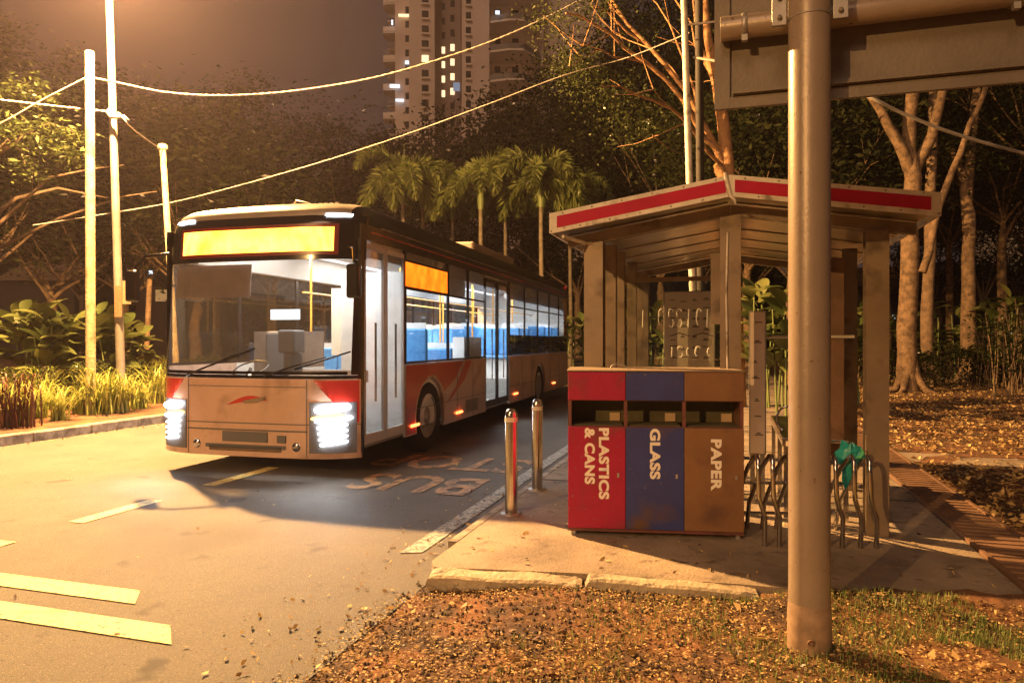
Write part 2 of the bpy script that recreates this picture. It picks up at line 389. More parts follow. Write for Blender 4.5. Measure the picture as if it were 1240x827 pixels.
for _ in range(60000):
    v = 2.0 + abs(random.gauss(0,1))*6; u = random.uniform(4.5,30)
    if random.random() > 14/(u+6): continue
    if 9.25 < u < 10.15 and random.random() < .85: continue
    p = W(v,u,.095+random.random()*.015); pts.append(tuple(p))
leafmesh('fallen_leaves', np.array(pts), .035, .09, LIT, 'carpet of dry brown leaves under the right hand trees')
pts = []
for _ in range(260):
    v = -1.9-abs(random.gauss(0,.30)); u = random.uniform(1.6,7) ; pts.append(tuple(W(v,u,.02)))
for _ in range(50): pts.append(tuple(W(random.uniform(-9.75,-2.2),random.uniform(2,9),.02)))
for _ in range(500): pts.append(tuple(W(-9.7+abs(random.gauss(0,.12)),random.uniform(3,20),.02)))
for _ in range(260): pts.append(tuple(W(random.uniform(-1.85,1.5),random.uniform(4.2,9),.118)))
leafmesh('fallen_leaves', np.array(pts), .015, .05, LIT, 'scattered leaf bits on the road and pavement')
pts = []
while len(pts) < 420:
    v = random.uniform(-1.8,4.0); u = random.uniform(1.4,4.3); q = W(v,u)
    if q.y < 1.9 or u > np.interp(v,VV,UU): continue
    pts.append((q.x,q.y,verge_h(q.x,q.y)+.016))
leafmesh('fallen_leaves', np.array(pts), .035, .075, LIT, 'larger curled dry leaves lying on the near verge', flat=.6)
# gravel crumbs at the road edge
GR = leafmat('gravel', [(.06,.05,.045),(.3,.22,.15),(.5,.42,.32),(.15,.10,.07)], .9, 0)
mb = MB()
for _ in range(3400):
    v = random.uniform(-1.85,.6); u = random.uniform(1.9,4.1)
    X, Y, _z = W(v,u); s = random.uniform(.004,.014)
    z = verge_h(X,Y)+s*.4
    a = [Vector((random.uniform(.6,1.2)*sx*s,random.uniform(.6,1.2)*sy*s,random.uniform(.5,1)*sz*s)) for sx,sy,sz in ((1,0,0),(-1,0,0),(0,1,0),(0,-1,0),(0,0,1),(0,0,-1))]
    c = Vector((X,Y,z)); mb.add([c+q for q in a], [(0,2,4),(2,1,4),(1,3,4),(3,0,4),(2,0,5),(1,2,5),(3,1,5),(0,3,5)])
tag(mb.build('gravel', GR), 'loose gravel and crumbs along the road edge', 'gravel', kind='stuff')
def blades(name, pts, h0, h1, wd, m, label, cat, lean=.5, seg=2):
    n = len(pts); rng = RNG; P0 = np.array(pts); h = rng.uniform(h0,h1,n)[:,None]; a = rng.uniform(0,2*np.pi,n)
    d = np.stack([np.cos(a),np.sin(a),np.zeros(n)],1); s = np.stack([-np.sin(a),np.cos(a),np.zeros(n)],1)
    le = rng.uniform(.1,lean,n)[:,None]
    up = np.array([[0,0,1.]])
    p1 = P0 + up*h*.6 + d*h*le*.35; p2 = P0 + up*h*(1-.3*le) + d*h*le
    V = np.stack([P0-s*wd, P0+s*wd, p1+s*wd*.8, p1-s*wd*.8, p2], 1).reshape(-1,3)
    i = np.arange(n)*5
    F3 = np.concatenate([np.stack([i,i+1,i+2],1), np.stack([i,i+2,i+3],1), np.stack([i+3,i+2,i+4],1)])
    return tag(rawmesh(name, V, F3, m), label, cat, kind='stuff')
GRS = leafmat('grass_green', [(.08,.14,.03),(.17,.26,.06),(.32,.36,.12)], .6, .3)
pts = []
while len(pts) < 15000:
    v = random.gauss(1.5,.9) if random.random()<.8 else random.uniform(-1,4); u = random.uniform(1.8,4.3)
    X, Y, _z = W(v,u)
    if Y < 1.9 or u > np.interp(v,VV,UU)+.05: continue
    if math.sin(X*5+1)*math.cos(Y*6) < -.3: continue
    pts.append((X,Y,verge_h(X,Y)))
blades('grass', pts, .018, .055, .0022, GRS, 'thin green grass growing through the leaves round the pole', 'grass')

# ------------------------------------------------------------------ bollards
b = roadempty('bollard', -1.70, 5.55, .11, 'nearer of two polished steel bollards by the kerb', 'bollard', 'steel bollards at the kerb')
b.location = at(619, 5.72, .11)
mb = MB(); mb.lathe([(.0505,0),(.0505,.74)], n=28); mb.build('post', M['steel'], b)
mb = MB(); mb.lathe([(.052,.74),(.052,.775)], n=28); mb.build('reflective_band', M['white_trim'], b)
mb = MB(); mb.lathe([(.0505,.775),(.05,.80),(.042,.825),(.025,.842),(.0001,.848)], n=28); mb.build('cap', M['steel'], b)
mb = MB(); mb.lathe([(.085,.0),(.085,.008),(.0515,.01)], n=28); mb.build('base_plate', M['galv'], b)
copy_of(b, at(650.5, 6.66, .11), 0, 'farther of two polished steel bollards by the kerb')

# ------------------------------------------------------------------ recycling bins
bx = empty('recycling_bin', (.40,5.10,.11), R(-6.5), 'three compartment red, blue and brown recycling bin in front of the shelter', 'recycling bin')
DW = 1.22; cw = DW/3; Hb = 1.18; dp = .62
bins = [('red', mat('bin_red', (.36,.002,.045), .5, c2=(.29,.002,.04), scale=3, bump=.05)),
        ('blue', mat('bin_blue', (.030,.042,.20), .5, c2=(.024,.032,.15), scale=3, bump=.05)),
        ('brown', mat('bin_brown', (.22,.11,.048), .5, c2=(.17,.08,.035), scale=3, bump=.05))]
for n_, m_ in bins: speck(m_, 3.2, .55, .75, (.10,.05,.035)); speck(m_, 45, .66, .72, (.20,.13,.09))
frame = mat('bin_frame', (.16,.05,.04), .5, c2=(.10,.035,.03), scale=8)
inner = mat('bin_inner', (.12,.105,.05), .7, c2=(.07,.06,.03), scale=4)
for i, (nm, m_) in enumerate(bins):
    x0, x1 = i*cw+(.0015 if i else 0), (i+1)*cw-(.0015 if i<2 else 0)
    MB().box(x0,x1,0,.012,.055,.775).build('door_panel', m_, bx, bevel=.003)
    MB().box(x0,x1,0,.012,.965,1.165).build('upper_panel', m_, bx, bevel=.003)
mb = MB()
for i in range(4):
    xc = min(max(i*cw, .012), DW-.012); mb.box(xc-.012,xc+.012,.014,.05,.05,1.165)
mb.box(0,DW,.0145,.05,.765,.78); mb.box(0,DW,.0145,.05,.96,.975); mb.box(0,DW,.0145,.05,.03,.054)
mb.build('front_frame', frame, bx)
mb = MB(); mb.box(0,.015,.052,dp,.05,1.165); mb.build('side_panel', bins[0][1], bx)
mb = MB(); mb.box(DW-.015,DW,.052,dp,.05,1.165); mb.build('side_panel', bins[2][1], bx)
mb = MB(); mb.box(.017,DW-.017,dp-.02,dp,.05,.80); mb.box(.017,DW-.017,dp-.02,dp,.93,1.165); mb.build('back_panel', inner, bx)
mb = MB()
mb.box(.017,DW-.017,.3,.312,.782,.958)
for i in range(3): mb.box(i*cw+.02,(i+1)*cw-.02,.055,.295,.775,.785)
mb.build('inner_baffle', inner, bx)
for i in range(3): MB().box((i+1)*cw-.105,(i+1)*cw-.03,.285,.297,.79,.85).build('light_patch', mat('slot_light', (.6,.42,.26), .6), bx)  # pale plates paint the light falling through holes at the back
mb = MB(); mb.box(-.008,DW+.008,-.008,dp+.012,1.168,1.178); mb.build('top_plate', mat('bin_top', (.22,.16,.11), .6), bx, bevel=.003)
mb = MB()
for x in (.02,DW-.05):
    for y in (.03,dp-.05): mb.box(x,x+.03,y,y+.03,0,.05)
for sx in (.02,DW-.05): pass
for x, y in ((.02,.03),(DW-.05,.03),(.02,dp-.05),(DW-.05,dp-.05)): MB().box(x,x+.03,y,y+.03,0,.05).build('leg', M['galv'], bx)
mb = MB(); mb.tube([(.30,.1,1.184),(.315,.1,1.21),(.35,.11,1.218),(.40,.12,1.212),(.43,.12,1.184)], .004, 6); mb.build('wire_loop', M['galv'], bx)
mb = MB()
for i in range(3):
    mb.box((i+1)*cw-.06,(i+1)*cw-.045,-.006,-.0005,.42,.45)
mb.build('lock', M['galv'], bx)
lett = mat('white_lettering', (.80,.72,.62), .6)
def binword(txt, x, ztop, length, cap):   # reads downward: letters rotated 90 degrees clockwise
    o = textmesh(txt, 1, lett, 'lettering', bx, offset=.045, extrude=0, spacing=1.08)
    xs = [q.co.x for q in o.data.vertices]; ys = [q.co.y for q in o.data.vertices]; x0, y0 = min(xs), min(ys)
    sx = length/(max(xs)-x0); sy = cap/(max(ys)-y0)
    for q in o.data.vertices:
        q.co = (x+(q.co.y-y0)*sy, -.0022, ztop-(q.co.x-x0)*sx)
    o['label'] = f'white letters reading {txt}'
binword('PLASTICS', .218, .768, .505, .073); binword('& CANS', .118, .768, .40, .073)
binword('GLASS', .575, .768, .355, .073); binword('PAPER', .995, .70, .36, .073)

# ------------------------------------------------------------------ shelter (gable roof across v, long along u)
sh = roadempty('bus_shelter', 0, 5.33, .11, 'open bus shelter with low gable roof and red banded fascia', 'bus shelter')
RV = 1.31; RD = 4.0; ZE = 2.21; ZP = 2.415   # eave/peak underside heights above pavement
slope = (ZP-ZE)/RV
def zroof(v): return ZP - slope*abs(v)
metal_roof = mat('roof_sheet', (.42,.34,.22), .3, .6, c2=(.30,.23,.15), scale=3, rvar=.08)
cream = mat('cream_steel', (.25,.18,.12), .45, .15, c2=(.18,.13,.085), scale=3, rvar=.08)
for s in (-1,1):
    mb = MB(); mb.prism([(0,ZP+.03),(s*(RV-.02),ZE+.03),(s*(RV-.02),ZE+.055),(0,ZP+.055)], lambda p,q,w_: (p,w_,q), .03, RD-.03); mb.build('roof_sheet', metal_roof, sh)
    mb = MB()
    for i in range(6):
        y = .35+i*.66; mb.prism([(s*.02,ZP+.019),(s*(RV-.04),ZE+.019),(s*(RV-.04),ZE+.029),(s*.02,ZP+.029)], lambda p,q,w_: (p,w_,q), y, y+.016)
    mb.build('batten', cream, sh)
    mb = MB()
    for i in range(22):
        x = s*(.1+i*.057)
    # fascia front/back: off-white board, red band proud of it
    for (y0,y1,yb) in ((0,.022,-.004),(RD-.022,RD,RD)):
        mb = MB(); mb.prism([(s*.0,ZP),(s*RV,ZE),(s*RV,ZE+.155),(s*.0,ZP+.155)], lambda p,q,w_: (p,w_,q), y0, y1); mb.build('fascia', M['white_trim'], sh)
        mb = MB(); mb.prism([(s*.03,ZP+.034-.03*slope),(s*(RV-.04),ZE+.034+.04*slope),(s*(RV-.04),ZE+.122+.04*slope),(s*.03,ZP+.122-.03*slope)], lambda p,q,w_: (p,w_,q), yb, yb+.004); mb.build('red_band', M['red_paint'], sh)
        if yb < 0:
            mb = MB()
            for i in range(6):
                for dz in (.016,.139):
                    x = s*(.10+i*.225+(.09 if dz<.1 else 0)); mb.lathe([(.0001,-.003),(.006,-.003),(.007,0)], (x,-.0005,zroof(x)+dz), 8, 'y')
            mb.build('rivet', M['cable_dark'], sh)
    mb = MB(); mb.box(s*RV, s*(RV+.02), -.001, RD+.001, ZE-.0, ZE+.156); mb.build('side_fascia', M['white_trim'], sh)
    mb = MB(); mb.box(s*(RV+.02), s*(RV+.024), .05, RD-.05, ZE+.036, ZE+.122); mb.build('red_band', M['red_paint'], sh)
mb = MB(); mb.box(.35,.37,-.0,.01,0,.01); 
mb = MB(); mb.prism([(.02,ZP+.157),(.98,ZP+.157-.96*slope),(.98,ZP+.185-.96*slope),(.02,ZP+.185)], lambda p,q,w_: (p,w_,q), .25, RD-.2); mb.build('ridge_sheet', metal_roof, sh)
# strap at the peak
mb = MB()
for k,(x,dx) in enumerate(((-.03,.07),)):
    mb.tube([(-.035,-.012,ZP+.17),(-.02,-.014,ZP+.08),(0,-.016,ZP+.0),(.03,-.014,ZP-.03),(.035,-.012,ZP-.06)], [.012,.016,.013,.011,.005], 8)
mb.build('strap', M['white_trim'], sh)
# rafters and columns
def hcol(name, v, y, ztop, wd=.15, dpth=.13, m_=cream):
    mb = MB(); mb.box(v-wd/2,v+wd/2,y,y+.014,0,ztop); mb.box(v-wd/2,v+wd/2,y+dpth-.014,y+dpth,0,ztop); mb.box(v-.008,v+.008,y+.0145,y+dpth-.0145,0,ztop)
    return mb.build(name, m_, sh)
for y in (.28, 3.55):
    for v in (-1.04,0,1.0):
        hcol('column', v, y, zroof(v)-.08)
    for s in (-1,1):
        mb = MB(); mb.prism([(s*.001,ZP-.085),(s*(RV-.06),ZE-.085+.06*slope),(s*(RV-.06),ZE-.006+.06*slope),(s*.001,ZP-.006)], lambda p,q,w_: (p,w_,q), y+.02, y+.09); mb.build('rafter', cream, sh)
for (v,y,wd) in ((-1.03,1.05,.10),(-1.02,1.55,.09),(-1.03,2.5,.1),(1.06,1.9,.12),(1.13,.75,.07)):
    hcol('column', v, y, zroof(v)-.01, wd, .08)
mb = MB(); mb.tube([(-1.22,-.01,ZE-.03),(-1.10,.25,ZE-.05),(-.98,.33,ZE-.04)], .014, 8); mb.build('rain_pipe', M['white_trim'], sh)
mb = MB(); mb.tube([(.55,1.4,1.42),(1.02,1.4,1.42)], .014, 8); mb.tube([(.12,1.38,1.42),(.56,1.4,1.42)], .014, 8); mb.build('rail', M['white_trim'], sh)
mb = MB(); mb.box(.72,.94,1.42,1.45,.35,2.1); mb.build('side_panel', M['rust'], sh)
mb = MB(); mb.box(-.155,-.055,.75,.80,1.52,2.10); mb.build('cable_box', cream, sh)
mb = MB(); mb.tube([(-.02,.27,.4),(-.02,.265,1.1),(-.03,.27,1.75),(-.02,.27,2.2)], .008, 8); mb.build('conduit', M['white_trim'], sh)
# rear glazing; pale strokes paint the glints on etched lettering
gl = glassmat('clear_glass', (.86,.88,.84), .08)
mb = MB(); mb.box(-.98,-.10,1.62,1.63,.45,1.95); mb.build('glass_panel', gl, sh)
fro = mat('glint_stroke', (.95,.92,.85), .2)
mb = MB(); rr = random.Random(4)
def arc(cx, cz, rx, rz, a0, a1, r=.006):
    mb.tube([(cx+rx*math.cos(R(a)), 1.612, cz+rz*math.sin(R(a))) for a in np.linspace(a0,a1,8)], r, 5)
for row, (zc, x0, n, s_) in enumerate(((1.60,-.80,8,1.0),(1.28,-.62,6,.6))):
    for i in range(n):
        cx = x0 + i*.085 + rr.uniform(-.012,.012); k = rr.choice('ISCJJI')
        if rr.random() < .15: continue
        if k == 'I': mb.tube([(cx,1.612,zc-.09*s_),(cx+.004,1.612,zc+.08*s_)], .006, 5)
        if k in 'SC': arc(cx,zc+.045*s_,.022,.04*s_,20,230)
        if k in 'SO': arc(cx,zc-.045*s_,.022,.04*s_,-150,60)
        if k == 'J': arc(cx,zc,.02,.06*s_,100,280)
        if k in 'OC': arc(cx,zc,.025,.07*s_,110,250)
mb.build('lettering_glints', fro, sh)
MB().box(-1.0,-.08,1.60,1.65,1.95,1.99).build('glass_frame', cream, sh); MB().box(-1.0,-.08,1.60,1.65,.41,.45).build('glass_frame', cream, sh)

speck(cream, 5, .55, .7, (.10,.07,.045)); speck(M['white_trim'], 9, .58, .72, (.22,.17,.12))
# info board and notices: things of their own
paper = mat('poster_paper', (.80,.68,.60), .6, c2=(.68,.56,.48), scale=3)
ink = mat('poster_ink', (.05,.03,.03), .7)
def board(name, v, u, z0, wd, h, label, cols, rows, seed, post=True):
    e = roadempty(name, v, u, .11, label, 'notice board')
    MB().box(-wd/2,wd/2,0,.03,z0,z0+h).build('panel', M['galv'], e, bevel=.004)
    MB().box(-wd/2+.012,wd/2-.012,-.003,-.0005,z0+.012,z0+h-.012).build('poster', paper, e)
    rr = random.Random(seed); mb = MB()
    for r_ in range(rows):
        for c in range(cols):
            x = -wd/2+.04+(wd-.08)*(c+.2)/cols; zc = z0+h-.06-(h-.1)*(r_+.3)/rows
            ww = (wd-.08)/cols*rr.uniform(.35,.7); zc += rr.uniform(-.02,.02); x += rr.uniform(0,.01)
            if cols == 1: x = -wd/2+.02+rr.uniform(0,.03); ww = rr.uniform(.03,.07)
            mb.box(x,x+ww,-.005,-.0035,zc-.004,zc+.004)
            if rr.random()<.6: mb.box(x+ww*.2,x+ww*.7,-.005,-.0035,zc+.009,zc+.018)
    zc = z0+h*.42
    for c in range(2 if cols > 1 else 0):
        x = -wd/2+.06+c*wd*.45
        mb.add([(x,-.0045,zc),(x+wd*.2,-.0045,zc+.035),(x+wd*.4,-.0045,zc),(x+wd*.4,-.0045,zc-.008),(x+wd*.2,-.0045,zc+.024),(x,-.0045,zc-.008)], [(0,1,4,5),(1,2,3,4)])
    mb.build('print', ink, e)
    if post:
        for x in (-wd/2+.03,wd/2-.03): MB().box(x-.02,x+.02,.0305,.07,0,z0+h).build('post', M['galv'], e)
    return e
board('notice_board', -.41, 7.62, 1.10, .52, .80, 'pinkish bus information board behind the shelter glass', 4, 7, 3)
board('notice_board', .22, 6.4, .42, .14, 1.22, 'tall narrow pale notice right of the centre column', 1, 7, 5)

# ------------------------------------------------------------------ bicycle rack, bench, bag
rk = empty('bicycle_rack', at(985,4.80,.11), R(-4), 'row of bent chrome tube hoops beside the sign pole', 'bicycle rack')
xs = [(px-985)/F*4.9 for px in (921,938,957,975,993,1011,1032,1050)]
for x in xs:
    mb = MB(); mb.tube([(x+.04,0,0),(x+.045,.0,.13),(x+.045,.0,.20),(x+.02,.0,.27),(x+.005,.0,.33),(x+.0,.0,.5),(x,.01,.575),(x,.04,.605),(x,.08,.60),(x-.01,.12,.56),(x-.03,.16,.5),(x-.05,.42,.2),(x-.055,.46,.0)], .0155, 10)
    mb.build('hoop', M['steel'], rk)
mb = MB(); mb.tube([(xs[0]-.03,.45,.12),(xs[-1]-.02,.45,.12)], .012, 8); mb.tube([(xs[0]-.03,.25,.38),(xs[-1]-.02,.25,.38)], .012, 8); mb.build('cross_bar', M['steel'], rk)
bn = roadempty('metal_bench', .45, 5.98, .11, 'low stainless steel bench with looped armrest behind the rack', 'bench')
mb = MB(); mb.box(-.06,.42,0,1.75,.60,.625); mb.build('seat', M['steel'], bn, bevel=.006)
mb = MB(); mb.box(-.06,-.035,.0,1.75,.56,.599); mb.box(.395,.42,.0,1.75,.56,.599); mb.build('seat_rail', M['steel'], bn)
for (x,y) in ((-.05,.0),(.38,.0),(-.05,1.7),(.38,1.7),(-.05,.75)): MB().box(x,x+.035,y,y+.035,0,.559).build('leg', M['steel'], bn)
mb = MB(); mb.tube([(.02+.09*math.cos(a), .55, .72+.105*math.sin(a)) for a in np.linspace(R(-80),R(280),22)], .011, 8); mb.build('armrest_loop', M['steel'], bn)
bag = empty('plastic_bag', at(1026,4.95,.58), 0, 'crumpled teal plastic bag stuffed on the chrome rack', 'bag')
teal = mat('teal_plastic', (.02,.30,.30), .35, c2=(.03,.42,.36), scale=14)
rng = np.random.default_rng(11); mb = MB()
prof = [(.004,-.10),(.022,-.07),(.04,-.02),(.05,.03),(.055,.06),(.085,.09),(.10,.12),(.095,.155),(.06,.185),(.02,.195)]
vs = []; n = 18
for i,(r_,h) in enumerate(prof):
    for j in range(n):
        a = 2*math.pi*j/n; q = r_*(1+.22*math.sin(3*a+i*.8)+.15*rng.normal()); vs.append((q*math.cos(a)*.85+(h*.1), q*math.sin(a)*.5, h+.012*rng.normal()))
mb.add(vs, [(i*n+j,i*n+(j+1)%n,(i+1)*n+(j+1)%n,(i+1)*n+j) for i in range(len(prof)-1) for j in range(n)]); mb.build('bag_body', teal, bag)
mb = MB(); mb.tube([(.03,-.05,.11),(.06,-.06,.12),(.085,-.05,.15),(.07,-.05,.18)], [.008,.01,.012,.006], 6); mb.build('bag_knot', mat('green_plastic', (.12,.6,.25), .4), bag)

# ------------------------------------------------------------------ sign post
sp = roadempty('road_sign', 0, 0, .04, 'large road sign seen from behind on a thick grey pole', 'road sign')
sp.location = at(980,3.33,.045)
mb = MB(); mb.lathe([(.094,-.03),(.092,.3),(.0925,3.0),(.091,5.2)], n=40); mb.build('pole', M['polepaint'], sp)
mb = MB(); mb.lathe([(.094,0),(.098,.015),(.096,.20),(.0925,.24)], n=40); mb.build('pole_sleeve', mat('rusty_paint', (.40,.27,.18), .6, c2=(.25,.17,.11), scale=14), sp)
mb = MB(); mb.lathe([(.013,-.12),(.015,-.116),(.0001,-.118)], (-.005,0,.09), 10, 'y'); mb.build('bolt', M['rust'], sp)
py0 = .235
XL = -.43; XR = 2.7; Z0 = 2.635; Z1 = 3.95
mb = MB(); mb.box(XL,XR,py0,py0+.006,Z0,Z1); mb.build('sign_panel', M['signback'], sp)
mb = MB()
mb.box(XL,XL+.075,py0-.022,py0-.0005,Z0,Z1); mb.box(XL+.076,XR-.076,py0-.022,py0-.0005,Z0,Z0+.055); mb.box(XL+.076,XR-.076,py0-.022,py0-.0005,Z1-.055,Z1); mb.box(XR-.075,XR,py0-.022,py0-.0005,Z0,Z1)
mb.box(XL+.09,XR-.09,py0-.045,py0-.0235,Z0+.065,Z0+.072); mb.box(XL+.09,XR-.09,py0-.0235,py0-.001,Z0+.06,Z0+.095)
mb.build('edge_channel', M['signback'], sp)
for z in (3.015,3.70):
    mb = MB(); mb.lathe([(.0001,XL+.03),(.056,XL+.03),(.058,XL+.035),(.058,XR-.05),(.0001,XR-.05)], (0,py0-.085,z), 28, 'x'); mb.build('cross_pipe', M['polepaint'], sp)
    for x in (XL+.145, XL+1.3, XL+2.4):
        mb = MB(); mb.lathe([(.060,x-.014),(.064,x-.012),(.064,x+.012),(.060,x+.014)], (0,py0-.085,z), 28, 'x')
        mb.box(x-.014,x+.014,py0-.13,py0-.10,z-.085,z-.055); mb.build('pipe_clamp', M['galv'], sp)
    for s in (-1,1):
        mb = MB(); mb.box(.100 if s>0 else -.165, .165 if s>0 else -.100, -.02,.0, z-.085,z+.075)
        mb.build('bracket', M['galv'], sp, bevel=.003)
        mb = MB()
        for dz in (-.05,.04):
            mb.lathe([(.0001,-.033),(.011,-.033),(.012,-.021)], (s*.132,0,z+dz), 8, 'y')
        mb.build('bolt', M['cable_dark'], sp)
    for dz in (-.065,.065):
        mb = MB(); mb.lathe([(.0935,-.004),(.0965,-.003),(.0965,.003),(.0935,.004)], (0,0,z+dz), 36); mb.build('strap', M['galv'], sp)
# ------------------------------------------------------------------ utility posts, lamps, cables
GP = 'tall bare posts in the left planting bed'
def post(px, pyt, pxb, Y, r, label, m_=None, group=GP, name='timber_post'):
    b0 = at(pxb, Y, .1); t0 = P(px, pyt, Y)
    e = empty(name, b0, 0, label, 'post', group); d_ = t0-b0
    mb = MB(); mb.tube([(0,0,-.1),tuple(d_*.5),tuple(d_)], [r,r*.96,r*.9], 14); mb.build('pole', m_ or M['wood'], e)
    mb = MB(); mb.tube([tuple(d_+Vector((0,0,.002))),tuple(d_+Vector((0,0,.05)))], [r*.98,r*.8], 14); mb.build('pole_cap', m_ or M['wood'], e)
    return e, b0, t0
p1, p1b, p1t = post(108.5, 66, 110, 13.3, .088, 'thick pale timber post left of the lamp post')
p3, p3b, p3t = post(197, 180, 216, 17.0, .075, 'leaning yellowish post just behind the bus front corner')
mb = MB(); mb.lathe([(.10,-.03),(.12,0),(.1,.09),(.0001,.12)], tuple(p3t-p3b), 12); mb.build('insulator', M['wood'], p3)
p4, _, _ = post(181, 340, 176, 24.0, .09, 'short thin leaning post in shade behind the hedge', M['bark_pale'])
GL_ = emat('lamp_glow', (1,.62,.28), 60)
def street_lamp(base, top, head, label, r=.085, energy=9000):
    e = empty('street_lamp', base, 0, label, 'street lamp', 'street lamps along the left side')
    b0 = Vector(base); tp = Vector(top)-b0; hd = Vector(head)-b0
    mb = MB(); mb.tube([(0,0,-.1),tuple(tp*.5),tuple(tp)], [r,r*.85,r*.7], 14); mb.build('pole', M['galv'], e)
    mb = MB(); mid = (tp+hd)/2+Vector((0,0,.15)); mb.tube([tuple(tp-Vector((0,0,.05))),tuple(mid),tuple(hd+Vector((0,0,.1)))], [.05,.045,.04], 10); mb.build('arm', M['galv'], e)
    mb = MB(); mb.lathe([(.0001,.14),(.1,.13),(.2,.06),(.22,.0),(.2,-.01)], tuple(hd), 20); mb.build('lamp_head', M['galv'], e)
    mb = MB(); mb.lathe([(.0001,-.05),(.08,-.045),(.14,-.02),(.15,.0)], tuple(hd-Vector((0,0,.0))), 20); mb.build('bulb_glass', GL_, e)
    light('POINT', 'lamp_light', tuple(hd-Vector((0,0,.16))), energy, SODIUM, e, shadow_soft_size=.12)
    return e
LA = street_lamp(at(148,13.9,.1), P(130,-60,13.9)+Vector((0,0,.2)), (-6.9,12.3,8.35), 'tall grey street lamp post standing between the timber posts', energy=31000)
mb = MB(); mb.box(-.09,.05,-.11,-.085,1.85,2.45); mb.build('notice_strip', mat('rust_tape', (.28,.15,.07), .8, c2=(.15,.09,.05), scale=20), LA)
mb = MB(); mb.box(.06,.22,-.10,-.085,2.1,2.55); mb.build('small_plate', mat('yellow_plate', (.30,.22,.12), .8, c2=(.18,.13,.08), scale=20), LA)
LB = street_lamp((-18.9,-19.6,0), (-18.9,-19.6,10.3), (-18.2,-18.9,10.1), 'street lamp behind the viewer on the left kerb', energy=17000)
# pale post behind the shelter
pb, _, _ = post(827, -40, 844, 11.0, .055, 'tall thin white post rising behind the shelter roof', M['white_trim'], None, 'utility_post_and_shadow')
mb = MB(); mb.tube([(-.18,.0,6.25),(.12,0,6.28),(.3,0,6.3)], .018, 8); mb.build('side_arm', M['white_trim'], pb)
pd = MB(); pd.tube([at(850,11.6,.1), P(846,-40,11.6)], .065, 12); tag(pd.build('utility_post_and_shadow', mat('post_shadow_dark', (.035,.028,.022), .8)), 'dark strip standing in for the shadow beside the tall white post', 'post')  # dark shape added for the shadow beside the white post
def cable(pts, r, m_, label, twist=False, sub=14):
    # pts world; Catmull-Rom
    pts = [Vector(p) for p in pts]; q = [pts[0]]+pts+[pts[-1]]; c = []
    for i in range(1,len(q)-2):
        for k in range(sub):
            t = k/sub; a,b_,c_,d_ = q[i-1],q[i],q[i+1],q[i+2]
            c.append(.5*((2*b_)+(c_-a)*t+(2*a-5*b_+4*c_-d_)*t*t+(3*b_-a-3*c_+d_)*t**3))
    c.append(pts[-1])
    mb = MB()
    if twist:
        Ls = 0; A = []; B = []
        dense = []
        for i in range(len(c)-1):
            n = max(2,int((c[i+1]-c[i]).length/.05))
            for k in range(n): dense.append(c[i].lerp(c[i+1],k/n))
        for i,p in enumerate(dense):
            a = i*.9; o_ = Vector((0,math.cos(a),math.sin(a)))*r*.38
            A.append(p+o_); B.append(p-o_)
        mb.tube(A, r*.62, 5); mb.tube(B, r*.62, 5)
    else: mb.tube(c, r, 6)
    return tag(mb.build('overhead_cable', m_), label, 'cable')
cable([P(108,94,12.9),P(140,100,13),P(200,112,13.6),P(262,116,14.2),P(330,113,14.8),P(400,104,15),P(470,90,15),P(560,63,15),P(630,36,15),P(700,2,15),P(760,-30,15)], .021, M['cable'], 'thick twisted pale cable sagging from timber post to the upper right', True)
cable([P(-60,114,11.5),P(0,121,12.5),P(60,128,13.2),P(136,136,13.75)], .020, M['cable'], 'pale cable from the left edge knotted to the lamp post', True)
cable([P(-60,175,12),P(0,150,12.3),P(50,122,12.6),P(103,95,12.9)], .014, M['cable_dark'], 'thin dark cable rising from the left to the timber post')
cable([P(140,136,13.9),P(165,160,15.2),P(198,183,17)], .012, M['cable_dark'], 'short thin cable between lamp post and leaning post')
cable([P(40,273,14),P(110,262,14.5),P(205,246,15.2),P(300,222,15.2),P(400,193,15),P(500,160,14.6),P(600,123,14),P(682,92,13.6),P(760,70,13.5),P(835,40,11.2)], .010, M['cable'], 'thin white wire climbing above the bus to the white post')
cable([P(840,70,11),P(960,90,9.5),P(1045,115,8.5),P(1090,136,8.4),P(1150,160,8.3),P(1240,186,8.2),P(1400,225,8.1)], .021, M['cable'], 'white cable crossing in front of the right hand trees')
kn = MB(); kn.tube([P(134,132,13.8),P(131,136,13.7),P(134,142,13.7),P(143,142,13.7),P(150,141,13.75),P(156,146,13.8)], [.03,.05,.045,.04,.03,.01], 7); kn.tube([P(143,137,13.75),P(149,143,13.7),P(153,148,13.7)],[.02,.03,.01],6)
tag(kn.build('cable_knot', M['cable']), 'frayed knot of cable tied round the lamp post', 'cable')

# ------------------------------------------------------------------ bus
BH = R(15.1)
bus = empty('bus', (-2.90,7.76,.0), -BH, 'single deck city bus with lit windows pulling in at the stop', 'bus')
silver = mat('bus_silver', (.58,.38,.29), .32, .1, c2=(.48,.31,.23), scale=1.5, coat=.3)
busred = mat('bus_red', (.50,.03,.02), .3, coat=.3, c2=(.4,.02,.015), scale=2)
bblack = mat('bus_black', (.012,.010,.010), .16)
roofm = mat('bus_roof', (.30,.24,.19), .42, c2=(.20,.16,.125), scale=1.2)
wint = mat('bus_interior_white', (.78,.76,.72), .5, c2=(.62,.58,.54), scale=2.5)
grey = mat('bus_grey_plastic', (.10,.10,.105), .55)
blue = mat('seat_blue', (.05,.22,.50), .6, c2=(.09,.32,.62), scale=20)
pane = glassmat('bus_glass', (.80,.82,.83), .07)
pane_dark = glassmat('bus_glass_tinted', (.10,.10,.10), .10)
orange = emat('display_orange', (1,.30,.02), 5)
HW = 1.25; BL = 12.3
